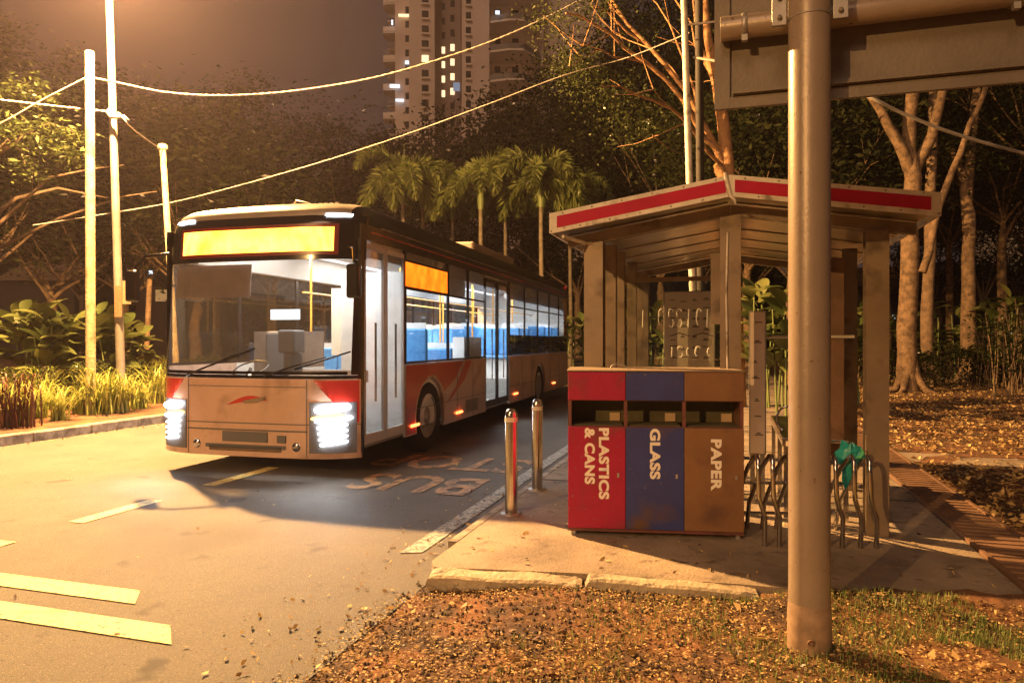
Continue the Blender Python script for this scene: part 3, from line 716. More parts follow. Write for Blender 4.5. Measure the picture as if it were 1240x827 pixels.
def led(name, c1, c2, strength, sx, sz, ax='x'):
    m, nt, N, L, out = newmat(name)
    tc = N.new('ShaderNodeTexCoord'); v = N.new('ShaderNodeTexVoronoi'); v.inputs['Scale'].default_value = 42; v.inputs['Randomness'].default_value = 0.0
    L.new(tc.outputs['Object'], v.inputs['Vector'])
    n = N.new('ShaderNodeTexNoise'); n.inputs['Scale'].default_value = 5; L.new(tc.outputs['Object'], n.inputs['Vector'])
    r = N.new('ShaderNodeValToRGB'); r.color_ramp.elements[0].color = rgba(c1); r.color_ramp.elements[1].color = rgba(c2); r.color_ramp.elements[0].position=.2; r.color_ramp.elements[1].position=.9
    L.new(n.outputs['Fac'], r.inputs[0])
    mr = N.new('ShaderNodeMapRange'); mr.inputs['From Min'].default_value = .25; mr.inputs['From Max'].default_value = .6; mr.inputs['To Min'].default_value = strength; mr.inputs['To Max'].default_value = strength*.55
    L.new(v.outputs['Distance'], mr.inputs[0])
    e = N.new('ShaderNodeEmission'); L.new(r.outputs[0], e.inputs[0]); L.new(mr.outputs[0], e.inputs[1]); L.new(e.outputs[0], out.inputs[0]); return m
ledf = led('front_display_led', (1,.27,.012), (1,.47,.07), 9.5, 1, 1)
leds = led('side_display_led', (1,.08,.002), (1,.26,.012), 2.6, 1, 1)
def fy(x, z):     # plan curve and rake of the front
    t = min(1,abs(x)/HW); y = .26*t**5
    if z > 1.1: y += (z-1.1)*.075
    if z > 2.72: y += (z-2.72)**2*2.6
    return y
XS = [-HW,-1.235,-1.2,-1.14,-1.05,-.9,-.7,-.4,0,.4,.7,.9,1.05,1.14,1.2,1.235,HW]
def front(z0, z1, off=0, xs=XS, n=6): 
    return lambda a,b: (a, fy(a,b)-off, b), xs, list(np.linspace(z0,z1,n))
def fpanel(name, z0, z1, m_, off=0, xs=XS, n=6, thick=.03, parent=None):
    mb = MB(); fn, a, b_ = front(z0,z1,off,xs,n); mb.grid(fn,a,b_,(0,thick,0)); return mb.build(name, m_, parent or bus)
bumper = fpanel('front_bumper', .24, .60, silver)
fpanel('front_panel', .603, 1.085, silver)
fpanel('front_trim', 1.088, 1.125, bblack, .006)
ws = fpanel('windshield', 1.128, 2.37, glassmat('windshield_glass', (.80,.77,.72), .12, reflection_veil=.08), 0, n=10, thick=.008)
hd = fpanel('front_header', 2.373, 2.86, bblack, n=10)
# roof shell front cap blends into roof
def roofz(x): 
    t = abs(x)/HW; return 3.06 - .04*t*t - .30*max(0,(t-.84)/.16)**2.2
rx = [-HW,-1.24,-1.22,-1.19,-1.15,-1.1,-1.0,-.8,-.4,0,.4,.8,1.0,1.1,1.15,1.19,1.22,1.24,HW]
def roofp(x, b):
    yb = fy(x,2.86)
    if b <= 1:     # front cap
        z = 2.865 + (roofz(x)-2.865)*math.sin(b*math.pi/2) if roofz(x) > 2.865 else roofz(x)
        return (x, yb + .42*(1-math.cos(b*math.pi/2)) + .0, z)
    return (x, yb+.42 + (BL-yb-.42)*(b-1), roofz(x))
YB = list(np.linspace(0,1,8))+list(np.linspace(1.04,2,14))
mb = MB(); mb.grid(roofp, [x for x in rx if abs(x) < 1.12], YB, (0,0,-.02)); rf = mb.build('roof', roofm, bus)
for s in (-1,1):
    mb = MB(); mb.grid(roofp, [x for x in rx if s*x > 1.09], YB, (0,0,-.02)); mb.build('roof_shoulder', bblack, bus)
for s in (-1,1):   # cove panel between window line and roof
    mb = MB(); mb.grid(lambda a,b: (s*(HW-.012*((a-2.66)/.2)**2 if a>2.66 else HW), b, a), [2.60,2.68,2.76,2.765], list(np.linspace(.27,BL,20)), (-s*.02,0,0)); mb.build('cove_panel', bblack, bus)
    mb = MB(); mb.box(s*(HW+.002), s*(HW+.005), .5, BL-.1, 2.685, 2.70); mb.build('red_pinstripe', busred, bus)
    mb = MB(); mb.box(s*(HW-.035), s*(HW-.01), .8, BL-.3, 2.772+.0, 2.785); mb.build('gutter', M['galv'], bus)
MB().box(-.85,.85,2.0,2.9,3.05,3.13).build('roof_pod', roofm, rf, bevel=.04); MB().box(-.9,.9,5.2,8.0,3.05,3.24).build('air_conditioner', roofm, rf, bevel=.04)
mb = MB(); mb.box(-1.0,-.35,.72,1.35,3.045,3.075); mb.build('roof_hatch', silver, rf, bevel=.01)
mb = MB()
for i in range(9): mb.box(-.95+i*.07,-.91+i*.07,.76,1.31,3.076,3.083)
mb.build('hatch_slats', grey, rf)
mb = MB()
for i in range(8): mb.box(.25+i*.07,.29+i*.07,.62,1.0,3.05,3.075)
mb.build('roof_grille', wint, rf)
mb = MB(); mb.tube([(-.1,1.2,3.05),(-.05,1.0,3.14),(.1,.85,3.17),(.3,.8,3.12),(.42,.8,3.06)], .01, 6); mb.build('antenna', M['galv'], rf)
for s in (-1,1):
    mb = MB(); mb.grid(lambda a,b: (s*a, fy(a,b)-.003, b), [1.17,1.21,1.235,1.249], np.linspace(1.13,2.37,8), (0,.002,0)); mb.build('windshield_mask', bblack, ws)
mb = MB(); mb.grid(lambda a,b: (a, fy(a,b)-.003, b), XS[3:-3], [1.13,1.165], (0,.002,0)); mb.build('windshield_mask', bblack, ws)
# destination displays
mb = MB(); mb.grid(lambda a,b: (a, fy(a,b)-.012, b), np.linspace(-.92,.97,14), np.linspace(2.46,2.72,4), (0,.01,0)); mb.build('front_display', ledf, bus)
mb = MB(); mb.grid(lambda a,b: (a, fy(a,b)-.006, b), np.linspace(-.97,1.02,14), np.linspace(2.42,2.76,4), (0,.004,0)); mb.build('display_halo_frame', mat('display_glow_frame', (.12,.005,.002), .3), bus)  # dark red rim puts the display's halo into colour
MB().box(HW+.001,HW+.012,1.45,2.9,2.17,2.47).build('side_display', leds, bus)
mb = MB(); mb.box(HW-.03,HW-.0,1.42,2.93,2.14,2.50); mb.build('side_display_case', bblack, bus)
# clearance lamps, headlights
wl = emat('white_lamp', (.85,.92,1), 14); wl2 = emat('headlamp_white', (.93,.96,1), 40); am = emat('amber_lamp', (1,.5,.1), 7); mk = emat('marker_lamp', (1,.13,.03), 9)
for x0,x1 in ((-1.12,-.82),(.86,1.12)):
    mb = MB(); mb.grid(lambda a,b: (a, fy(a,b)-.02, b), np.linspace(x0,x1,5), np.linspace(2.845-.03*0,2.875,3), (0,.015,0)); mb.build('clearance_lamp', wl, bus)
for s in (-1,1):
    hx0, hx1 = (.80,1.19)
    mb = MB(); mb.grid(lambda a,b: (s*a, fy(a,b)-.006, b), np.linspace(hx0-.03,hx1+.03,8), np.linspace(.30,.84,5), (0,.004,0)); hl = mb.build('headlight', grey, bus)
    def bar(x0, x1, zc, h, m_, nm, tilt=.035):
        mb = MB(); n_ = 8
        pts = [(s*(x0+(x1-x0)*t), fy(x0+(x1-x0)*t,zc)-.018, zc+tilt*(t-.5)*s) for t in np.linspace(0,1,n_)]
        mb.tube(pts, [h*.6]+[h]*(n_-2)+[h*.6], 8); mb.build(nm, m_, hl)
    bar(.84,1.17,.775,.036,wl2,'main_beam'); bar(.80,1.13,.685,.020,am,'indicator'); bar(.84,1.19,.66,.020,wl2,'dipped_beam')
    for k in range(4): bar(.86+.01*k,1.15,.585-.06*k,.011,wl2,'streak_bar')  # glowing bars added to copy the headlights' motion streaks
    light('SPOT','headlight_beam',(s*1.0,-.06,.66),40,(.86,.93,1),bus,spot_size=R(120),spot_blend=.9,shadow_soft_size=.08).rotation_euler=(R(72),0,math.pi)
# front details
mb = MB(); mb.box(-.28,.28,-.012,-.004,.40,.51); mb.build('plate_recess', grey, bus)
mb = MB(); mb.grid(lambda a,b: (a, fy(a,b)-.008, b), np.linspace(-.75,.75,8), np.linspace(.52,.535,2), (0,.004,0)); mb.grid(lambda a,b: (a, fy(a,b)-.008, b), np.linspace(-.5,.5,8), np.linspace(.33,.37,2), (0,.004,0)); mb.build('grille_slot', grey, bus)
mb = MB(); mb.grid(lambda a,b: (a, fy(a,b)-.004, b), XS, [.596,.607], (0,.002,0)); mb.build('panel_seam', grey, bus)
sw = lambda pts, y=-.006: [(p[0], fy(p[0],p[1])+y, p[1]) for p in pts]
mb = MB()
t_ = np.linspace(0,1,14)
top = [(-.22+.5*t,.80+.10*math.sin(t*2.6)) for t in t_]; bot = [(-.22+.5*t,.80+.10*math.sin(t*2.6)-.055*math.sin(t*math.pi)-.004) for t in t_]
A_ = sw(top); B_ = sw(bot); mb.add(A_+B_, [(i,i+1,14+i+1,14+i) for i in range(13)])
mb.build('front_emblem', busred, bus)
mb = MB(); A_ = sw([(-.02+.28*t,.845+.05*t) for t in t_],-.012); B_ = sw([(-.02+.28*t,.82+.05*t-.02*math.sin(t*3)) for t in t_],-.012); mb.add(A_+B_, [(i,i+1,14+i+1,14+i) for i in range(13)]); mb.build('chrome_badge', M['steel'], bus)
for s in (-1,1):   # red swoosh on the front corners
    mb = MB(); mb.grid(lambda a,b: (s*(a if a> .80+(1.08-b)*.9 else .80+(1.08-b)*.9) if .80+(1.08-b)*.9 < HW-.01 else s*(HW-.005), fy(min(HW-.01,max(a,.80+(1.08-b)*.9)),b)-.003, b), np.linspace(.8,HW-.012,9), np.linspace(.62,1.07,9), (0,.002,0)); mb.build('red_corner', busred, bus)
speck(silver, 2.5, .55, .8, (.22,.13,.09)); speck(silver, 60, .66, .74, (.16,.10,.07))
mb = MB()
for x in (-.74,.74): mb.grid(lambda a,b: (x+a, fy(x+a,b)-.004, b), [-.004,.004], np.linspace(.25,1.08,9), (0,.002,0))
mb.grid(lambda a,b: (a, fy(a,b)-.004, b), np.linspace(-.73,.73,8), [.995,1.003], (0,.002,0)); mb.build('panel_seam', grey, bus)
for s in (-1,1):
    mb = MB(); mb.lathe([(.0001,-.012),(.045,-.010),(.05,0)], (s*.62,fy(.62,.4),.36), 16, 'y'); mb.build('fog_lamp', M['steel'], bus)
MB().box(.40,.50,-.012,-.002,.40,.48).build('tow_cover', grey, bus)
mb = MB()
for i in range(5): mb.box(-.45,.45,-.010,-.002,.30+i*.012,.305+i*.012)
mb.build('air_intake', bblack, bus)
# wipers
for x0,x1,z1 in ((-.75,-.1,1.35),(.25,.95,1.32)):
    mb = MB(); mb.tube([(x0,fy(x0,1.1)-.03,1.11),((x0+x1)/2,fy(0,1.2)-.05,1.22),(x1,fy(x1,z1)-.03,z1)], [.014,.01,.008], 6); mb.tube([(x1-.34,fy(x1-.34,z1-.13)-.022,z1-.13),(x1+.22,fy(x1+.22,z1+.06)-.022,z1+.06)], .010, 5); mb.build('wiper', bblack, bus)
# mirrors
for s in (-1,1):
    mb = MB(); mb.tube([(s*1.12,.2,2.5),(s*1.30,.0,2.45),(s*1.36,-.10,2.3)], .018, 8); ma = mb.build('mirror_arm', bblack, bus)
    mb = MB(); mb.box(s*1.29,s*1.44,-.16,-.08,1.93,2.28); mb.build('mirror', bblack, ma, bevel=.025)
# side walls
def arch_outline(y0, y1, z0, z1, yc=None, r=.52):
    pts = [(y0,z0)]
    if yc is not None:
        zc = .48; a0 = math.asin((z0-zc)/r); 
        for a in np.linspace(math.pi-a0, a0, 18): pts.append((yc+r*math.cos(a), zc+r*math.sin(a)))
    pts += [(y1,z0),(y1,z1),(y0,z1)]; return pts
def side(s, name, outline, m_, x0=HW-.04, x1=HW, parent=None):
    mb = MB(); mb.prism(outline, lambda p,q,w_: (s*w_,p,q), x0, x1); return mb.build(name, m_, parent or bus)
YF, YR = 2.3, 8.95
side(1,'side_panel',arch_outline(1.46,4.80,.30,1.20,YF),silver); side(1,'side_panel',arch_outline(6.32,BL-.02,.30,1.20,YR),silver)
side(1,'front_corner_post',[(.262,.30),(.34,.30),(.34,2.6),(.262,2.6)],bblack)
mbp = side(-1,'side_panel',arch_outline(.27,5.5,.30,1.20,YF),silver); side(-1,'side_panel',arch_outline(5.503,BL-.02,.30,1.20,YR),silver)
# red swoosh decals on nearside
def decal(pts, m_=busred, nm='red_swoosh', s=1):
    mb = MB(); mb.prism(pts, lambda p,q,w_: (s*w_,p,q), HW+.0005, HW+.003); return mb.build(nm, m_, bus)
decal([(1.47,.32),(1.76,.32),(1.73,.5),(1.8,.72),(1.98,.92),(2.2,1.02),(2.45,1.03),(2.68,.9),(2.82,.78),(3.3,.95),(3.6,1.18),(1.47,1.18)])
decal([(3.75,1.18),(3.35,.85),(2.9,.6),(3.15,.68),(3.7,.9),(4.05,1.18)])
decal([(.4,1.18),(1.5,1.18),(1.2,.7),(.4,.4)], s=-1)
for s in (-1,1):
    mb = MB(); mb.box(s*(HW+.001),s*(HW+.004),1.48,4.78,.615,.622); mb.box(s*(HW+.001),s*(HW+.004),6.34,12.2,.615,.622)
    for y in (3.35,4.1,7.3,8.1,10.0,11.1): mb.box(s*(HW+.001),s*(HW+.004),y,y+.008,.31,1.17)
    mb.build('panel_seam', grey, bus)
mb = MB()
for i in range(9): mb.box(HW+.001,HW+.006,3.75,4.35,.38+i*.022,.392+i*.022)
mb.build('vent_grille', grey, bus)
# window band
def windows(s, spans):
    for (y0,y1) in spans:
        mb = MB(); mb.box(s*(HW-.018),s*(HW-.01),y0+.03,y1-.03,1.235,2.6); wdw = mb.build('window', pane, bus)
        mb = MB(); mb.box(s*(HW-.03),s*(HW-.004),y0-.03,y0+.03,1.203,2.6)
        mb.box(s*(HW-.03),s*(HW-.004),y0+.031,y1-.031,1.203,1.234); mb.box(s*(HW-.0095),s*(HW-.006),y0+.031,y1-.031,2.13,2.16); mb.build('window_frame', bblack, wdw)
windows(1, [(1.46,3.0),(3.0,3.9),(3.9,4.8),(6.35,7.55),(7.55,8.75),(8.75,9.95),(9.95,11.1),(11.1,BL)])
windows(-1, [(.3,1.6),(1.6,3.0),(3.0,4.5),(4.5,6.0),(6.0,7.55),(7.55,8.75),(8.75,9.95),(9.95,11.1),(11.1,BL)])
mb = MB(); mb.box(HW-.009,HW-.005,6.4,BL-.05,1.235,1.60); mb.build('lower_tint', pane_dark, bus)
# rear
mb = MB(); mb.box(-HW+.04,HW-.04,BL-.04,BL,.3,2.95); mb.build('rear_panel', busred, bus)
mb = MB(); mb.box(-1,1,BL,BL+.01,1.5,2.5); mb.build('rear_window', bblack, bus)
# doors
dfr = mat('door_frame_grey', (.55,.54,.52), .4)
for (y0,y1,nm) in ((.35,1.455,'front'),(4.81,6.31,'mid')):
    ym = (y0+y1)/2
    for a,b_ in ((y0,ym),(ym,y1)):
        mb = MB(); mb.box(HW-.035,HW-.025,a+.05,b_-.05,.47,2.50); dr = mb.build('door', pane, bus)
        mb = MB(); mb.box(HW-.045,HW-.01,a+.006,a+.05,.36,2.56); mb.box(HW-.045,HW-.01,b_-.05,b_-.006,.36,2.56); mb.box(HW-.045,HW-.01,a+.051,b_-.051,.36,.468); mb.box(HW-.045,HW-.01,a+.051,b_-.051,2.502,2.56); mb.build('door_frame', bblack if nm=='mid' else dfr, dr)
        mb = MB(); mb.tube([(HW-.08,b_-.12,.8),(HW-.08,b_-.12,1.7)], .014, 6); mb.build('door_handle', M['steel'], dr)
# side markers
for y,z in ((1.72,.42),(3.42,.42),(6.75,.46),(10.4,.46)):
    mb = MB(); mb.tube([(HW+.012,y-.12,z),(HW+.012,y+.12,z+.0)], .018, 8); mb.build('side_marker', mk, bus)
# wheels
for s in (-1,1):
    for y in (YF,YR):
        mb = MB(); mb.lathe([(.30,-.13),(.44,-.14),(.475,-.10),(.48,0),(.475,.10),(.44,.14),(.30,.13)], (s*(HW-.17),y,.48), 36, 'x'); wh = mb.build('wheel', M['rubber'], bus)
        mb = MB(); mb.lathe([(.30,s*.115),(.285,s*.13),(.26,s*.06),(.14,s*.05),(.12,s*.11),(.0001,s*.12)], (s*(HW-.17),y,.48), 30, 'x'); mb.build('rim', M['galv'], wh)
    for y in (YF,YR):
        mb = MB()
        ang = np.linspace(0,math.pi,16)
        mb.grid(lambda a,b: (s*b, y+.60*math.cos(a), .48+.60*math.sin(a)), list(ang), [HW-.55,HW-.045], (0,0,.01)); mb.build('wheel_well', M['rubber'], bus)
mb = MB(); mb.box(-1.1,1.1,3.0,8.2,.28,.31); mb.box(-1.1,1.1,.5,1.6,.28,.31); mb.box(-.6,.6,1.6,3.0,.28,.31); mb.box(-.6,.6,8.2,9.7,.28,.31); mb.box(-1.1,1.1,9.7,12,.28,.31); mb.build('underbody', grey, bus)
# interior
mb = MB(); mb.box(-1.2,1.2,.32,12.2,.32,.35); mb.box(-1.2,1.2,6.8,12.2,.351,.72) ; mb.build('floor', mat('bus_floor', (.25,.24,.22), .6), bus)
mb = MB(); mb.box(-1.2,1.2,.5,12.2,2.74,2.76); mb.build('inner_ceiling', wint, bus)
for s in (-1,1):
    mb = MB(); mb.prism([(s*1.2,2.42),(s*1.08,2.42),(s*.86,2.72),(s*.86,2.735),(s*1.2,2.735)], lambda p,q,w_: (p,w_,q), .6,12.1); mb.build('air_duct', wint, bus)
    mb = MB(); mb.box(s*.80,s*.70,1.3,12.0,2.722,2.738); mb.build('ceiling_lamp', emat('bus_ceiling_lamp', (.93,.96,1), 3), bus)
    spans = ((1.5,4.78),(6.35,12.2)) if s > 0 else ((1.5,12.2),)
    for (a,b_) in spans:
        mb = MB(); mb.box(s*(HW-.05),s*(HW-.045),a,b_,.72,1.20); mb.build('inner_lining', wint, bus)
for y in (1.3,3.6,6.2,9.5):
    l = light('AREA','bus_ceiling_light',(0,y,2.71),190,(.93,.96,1),bus,shape='RECTANGLE',size=1.4,size_y=1.6)
# rear end of interior
mb = MB(); mb.box(-1.2,1.2,11.95,12.0,.72,2.73); mb.build('rear_bulkhead', wint, bus)
# driver's cab (viewer's left)
mb = MB(); mb.box(-1.15,.15,.36,.62,.36,1.04); mb.box(-1.15,-.2,.62,.85,.85,1.08); dash = mb.build('dashboard', grey, bus, bevel=.03)
mb = MB(); mb.lathe([(.21,-.012),(.225,0),(.21,.012),(.20,0),(.21,-.012)], (0,0,0), 24); mb.xf(Matrix.Translation((-.62,.98,1.15)) @ Matrix.Rotation(R(25),4,'X')); mb.tube([(-.62,.85,1.0),(-.62,.98,1.15)], .02, 8); mb.build('steering_wheel', bblack, dash)
mb = MB(); mb.box(-.86,-.40,1.25,1.68,.85,.97); mb.box(-.86,-.40,1.62,1.74,.97,1.62); mb.build('driver_seat', grey, bus, bevel=.04)
mb = MB(); mb.grid(lambda a,b: (a, fy(a,b)+.05, b), np.linspace(-1.12,-.02,6), np.linspace(1.98,2.34,4), (0,.01,0)); mb.build('sun_blind', mat('blind_mauve', (.30,.22,.20), .8, c2=(.22,.16,.15), scale=5), bus)
mb = MB(); mb.box(-1.18,-.12,1.85,1.88,.36,1.62); mb.build('cab_partition', mat('cab_brown', (.20,.15,.12), .5, c2=(.12,.09,.07), scale=3), bus)
mb = MB(); mb.box(-.05,.3,1.95,1.98,1.3,2.2); mb.build('notice_panel', mat('beige_panel', (.6,.52,.4), .5), bus)
mb = MB(); mb.box(.2,.9,.45,.6,1.02,1.10); mb.build('dash_shelf', mat('tan_shelf', (.42,.27,.15), .5), bus, bevel=.01)
mb = MB(); mb.box(-.14,-.10,1.2,1.85,.36,1.15); mb.build('cab_door', wint, bus)
mb = MB(); mb.box(-.02,.10,.75,1.0,.36,1.35); mb.box(-.06,.16,.70,.95,1.35,1.62); mb.build('ticket_machine', grey, bus, bevel=.02)
mb = MB(); mb.box(-.1,.28,.62,.64,1.74,1.86); mb.build('passenger_screen', emat('screen_white', (.75,.88,1), 3), bus)
# white stanchion partition just inside, wheelbox, poles
mb = MB(); mb.box(.55,1.18,1.47,1.50,.36,2.35); mb.build('entrance_partition', wint, bus)
for q in ((.62,1.19,1.75,2.9,.36,.98),(-1.19,-.62,1.9,2.9,.36,.98),(.62,1.19,8.4,9.5,.721,1.1)): MB().box(*q).build('wheel_box', wint, bus, bevel=.02)
for q in ((1.0,1.19,3.85,4.75,.95,1.55),(1.12,1.19,3.0,3.9,2.17,2.41),(1.12,1.19,6.4,12.1,2.3,2.41)): MB().box(*q).build('window_panel', wint, bus)
MB().box(.35,.62,1.48,1.52,.36,2.4).build('entrance_pillar', wint, bus)
MB().box(.3,1.1,.66,.74,1.02,1.16).build('dash_ledge', wint, bus)
mb = MB()
for (x,y) in ((.55,1.55),(.45,3.1),(.45,4.75),(.5,6.35),(-.45,2.1),(-.45,3.6),(-.45,5.2),(.42,8.0),(.42,9.6),(-.42,7.2),(-.42,9.2)):
    mb.tube([(x,y,.36),(x,y,2.72)], .016, 8)
mb.tube([(.45,1.5,2.15),(.45,11.5,2.15)], .014, 6); mb.tube([(-.45,1.9,2.15),(-.45,11.5,2.15)], .014, 6)
mb.build('grab_pole', mat('pole_yellow', (.75,.35,.05), .35), bus)
mb = MB(); mb.box(.66,1.16,5.0,5.04,.36,1.15); mb.box(-1.16,-.5,4.4,4.44,.36,1.5); mb.build('modesty_panel', wint, bus)
mb = MB()
smb = MB(); smb.box(-.44,.44,.0,.42,.40,.47); seat_pts = (); smb.box(-.44,-.01,.38,.46,.47,1.02); smb.box(.01,.44,.38,.46,.47,1.02)
seat0 = smb.build('seat', blue, bus, bevel=.03)
smb = MB(); smb.box(-.40,-.05,.462,.475,1.0,1.10); smb.box(.05,.40,.462,.475,1.0,1.10); smb.box(-.3,.3,.1,.3,.0,.399); sh0 = smb.build('seat_shell', wint, seat0)
first = True
for s in (-1,1):
    for (y,z) in ((1.95,.64),(2.95,.36),(3.75,.36),(5.6,.36),(7.0,.73),(7.8,.73),(8.6,.80),(9.4,.80),(10.2,.80),(11.0,.80)):
        if s > 0 and y == 5.6: continue
        if s < 0 and y == 1.95: continue
        o = seat0 if first else seat0.copy()
        if not first:
            COL.objects.link(o); c = sh0.copy(); COL.objects.link(c); c.parent = o
        o.parent = bus; o.location = (s*.73,y,z-.0); first = False

# ------------------------------------------------------------------ vegetation
def bough(mb, p, d, L_, r, rng, depth, tips, nseg=6, up=.15, wob=.25):
    pts = [Vector(p)]; d = Vector(d).normalized(); rr = [r]
    n = 5
    for i in range(n):
        d = (d + Vector((rng.gauss(0,wob),rng.gauss(0,wob),rng.gauss(up,wob)))*.35).normalized()
        pts.append(pts[-1]+d*L_/n); rr.append(r*(1-.55*(i+1)/n))
    mb.tube(pts, rr, nseg, cap=False)
    if depth <= 0:
        tips.append(pts[-1]); tips.append(pts[-3]); return
    k = rng.choice((2,3,3))
    for j in range(k):
        i = rng.choice((2,3,4,5)) if j else 5
        q = pts[i]; a = rng.uniform(0,2*math.pi)
        nd = (d + Vector((math.cos(a),math.sin(a),rng.uniform(-.1,.5)))*.8).normalized()
        bough(mb, q, nd, L_*rng.uniform(.55,.8), rr[i]*.75, rng, depth-1, tips, max(4,nseg-1), up, wob)
def tree(loc, H, cr, tr, label, seed, leafm, barkm, nleaf=9000, clump=.9, lsize=.22, flat=.35, trunk_frac=.4, spread=.75, group=None, lean=(0,0), depth=2, name='tree', limbs=6, floor=0.0, density=1.0):
    rng = random.Random(seed); nr = np.random.default_rng(seed)
    e = empty(name, loc, 0, label, 'tree', group)
    mb = MB(); tips = []
    th = H*trunk_frac; pts = [Vector((0,0,-.2))]; rr = [tr*1.5]
    for i in range(1,7):
        t = i/6; pts.append(Vector((lean[0]*t+rng.gauss(0,.05)*tr*4, lean[1]*t+rng.gauss(0,.05)*tr*4, th*t))); rr.append(tr*(1.12-.35*t) if i>1 else tr*1.1)
    mb.tube(pts, rr, 12, cap=False)
    for j in range(4):   # root flares
        a = rng.uniform(0,6.28); mb.tube([(math.cos(a)*tr*2.6,math.sin(a)*tr*2.6,-.1),(math.cos(a)*tr*1.2,math.sin(a)*tr*1.2,.12),(math.cos(a)*tr*.5,math.sin(a)*tr*.5,.7)], [tr*.3,tr*.42,tr*.4], 7)
    top = pts[-1]
    for j in range(limbs):
        a = 2*math.pi*(j+rng.uniform(-.3,.3))/limbs; el = rng.uniform(.3,1.1)
        st = top if j % 2 else pts[-2].lerp(top, rng.random())
        L_ = (H-th)*rng.uniform(.5,.75)
        bough(mb, st, (math.cos(a)*spread*cr/(H-th)*2, math.sin(a)*spread*cr/(H-th)*2, el), L_, tr*.5, rng, depth, tips)
    T = np.array([tuple(t) for t in tips])
    fz = min(1.0, (H*.93-th)/max(.1,T[:,2].max()-th)); fr = min(1.0, cr*1.15/np.hypot(T[:,0],T[:,1]).max())
    sc_ = lambda p: (p[0]*(fr if p[2]>th*.9 else 1), p[1]*(fr if p[2]>th*.9 else 1), th+(p[2]-th)*fz if p[2]>th else p[2])
    mb.v = [sc_(p) for p in mb.v]; T = np.array([sc_(p) for p in T])
    mb.build('trunk', barkm, e)
    # extra clumps filling the crown volume unevenly
    m_ = int(len(T)*.8); d = nr.normal(size=(m_,3)); d /= np.linalg.norm(d,axis=1)[:,None]; rad = nr.uniform(.45,1,(m_,1))
    cz = th + (H-th)*.5
    E_ = d*rad*np.array([[cr,cr,(H-th)*.5]]) + np.array([[lean[0],lean[1],cz]])
    T = np.concatenate([T, E_]); T = T[T[:,2] > floor]
    idx = nr.integers(0,len(T),nleaf); sz = nr.uniform(.55,1.35,len(T))
    off = nr.normal(size=(nleaf,3))*clump*sz[idx][:,None]*.40; off[:,2] *= .55
    Cn = T[idx]+off
    Cn = Cn[Cn[:,2] > max(.3,floor-.5)]
    V, Fc = leaves(Cn, nr.uniform(.6,1.3,len(Cn))*lsize, nr.uniform(.3,.55,len(Cn))*lsize, flat=flat, rng=nr)
    rawmesh('crown', V, Fc, leafm, e)
    return e
LF_shaded = leafmat('foliage_shaded', [(.009,.014,.005),(.02,.026,.009),(.036,.038,.013)], .7, .2, .08)  # leaf colours in shaded, middle and lit copies, light put into the tone
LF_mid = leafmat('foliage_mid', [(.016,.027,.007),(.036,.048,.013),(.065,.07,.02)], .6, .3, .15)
LF_lit = leafmat('foliage_lit', [(.02,.035,.008),(.042,.062,.014),(.075,.085,.025)], .5, .35)
GD = 'dark trees beyond the road'
# centre mass (far)
ct = [(400,70,16),(455,62,20),(520,66,23),(585,60,21.5),(645,63,23.5),(700,56,23.5),(752,50,25),(800,44,24),(850,48,25),(905,50,24),(960,42,22),(1010,46,23),(1075,50,24),(1135,58,22),(1190,54,21),(1235,60,23)]
lbl = ['lowest dark tree left of the apartment tower','dark tree under the left balconies of the tower','dark feathery tree directly before the tower','broad dark tree under the tower stairwell','dark tree below the right wing of the tower','tall dark tree at the right edge of the tower','tall dark tree left of the bare branches','dark tree right behind the bare branches','dark tree behind the tall white post','dark tree left of the sign pole','dark tree hidden behind the sign pole','dark tree beyond the shelter roof corner','dark tree behind the forked trunk','far dark tree between forked and straight trunks','far dark tree just right of the straight trunk','far dark tree beneath the pale lit block']
for i,(px,Y,H) in enumerate(ct):
    tree(at(px,Y), H, H*.30, .30, lbl[i], 100+i, LF_shaded, M['bark'], nleaf=(24000 if i>5 else 15000), clump=2.4, lsize=(.34 if i>5 else .46), trunk_frac=.22, group=GD, limbs=7, flat=.3, floor=1.0)
# left mass
lt = [(330,44,17.5,'tall dark conical tree above the bus front'),(392,58,15.5,'dark tree just above the rear half of the bus front'),(238,33,13.0,'layered feathery tree lit by the lamp behind the leaning post'),(262,50,17,'tall shadowed tree between lamp post and conical tree'),(150,36,14.5,'large shadowed tree right behind the lamp post'),(60,32,14,'spreading shadowed tree behind the timber post'),(-30,27,14,'shadowed tree cut by the left edge'),(100,55,20,'farthest tall dark tree at the upper left')]
for i,(px,Y,H,lb) in enumerate(lt):
    tree(at(px,Y,.1), H, H*.36, .26, lb, 200+i, LF_mid if i in (2,5) else LF_shaded, M['bark'], nleaf=15000, clump=2.0, lsize=.32, trunk_frac=.26, flat=.75, group='trees behind the left planting bed', limbs=8, spread=1.1, floor=1.6)
# bough with bright leaves at the left edge
e = empty('tree', at(-90,15.5,.1), 0, 'near tree at left edge reaching a bright leafy bough', 'tree', None)
mb = MB(); rng_ = random.Random(5)
o0 = at(-90,15.5,.1)
def rel(px,py,Y): return P(px,py,Y)-o0
mb.tube([(0,0,-.1),(0,.0,2.5),rel(-60,250,15.5),rel(-40,180,15.5)], [.25,.2,.16,.1], 10)
br = [[rel(-60,250,15.5),rel(-10,190,15.2),rel(10,170,15),rel(25,182,15),rel(32,205,14.8)],[rel(-10,190,15.2),rel(30,165,15),rel(60,150,15),rel(88,160,15)],[rel(-50,320,15.5),rel(0,270,16),rel(60,215,16.4),rel(110,205,16.6),rel(150,200,17)],[rel(-60,380,15.5),rel(0,300,17),rel(70,265,17.5),rel(150,238,18),rel(190,232,18)],[rel(-60,300,15.5),rel(20,240,17),rel(70,228,17.5),rel(130,240,18)]]
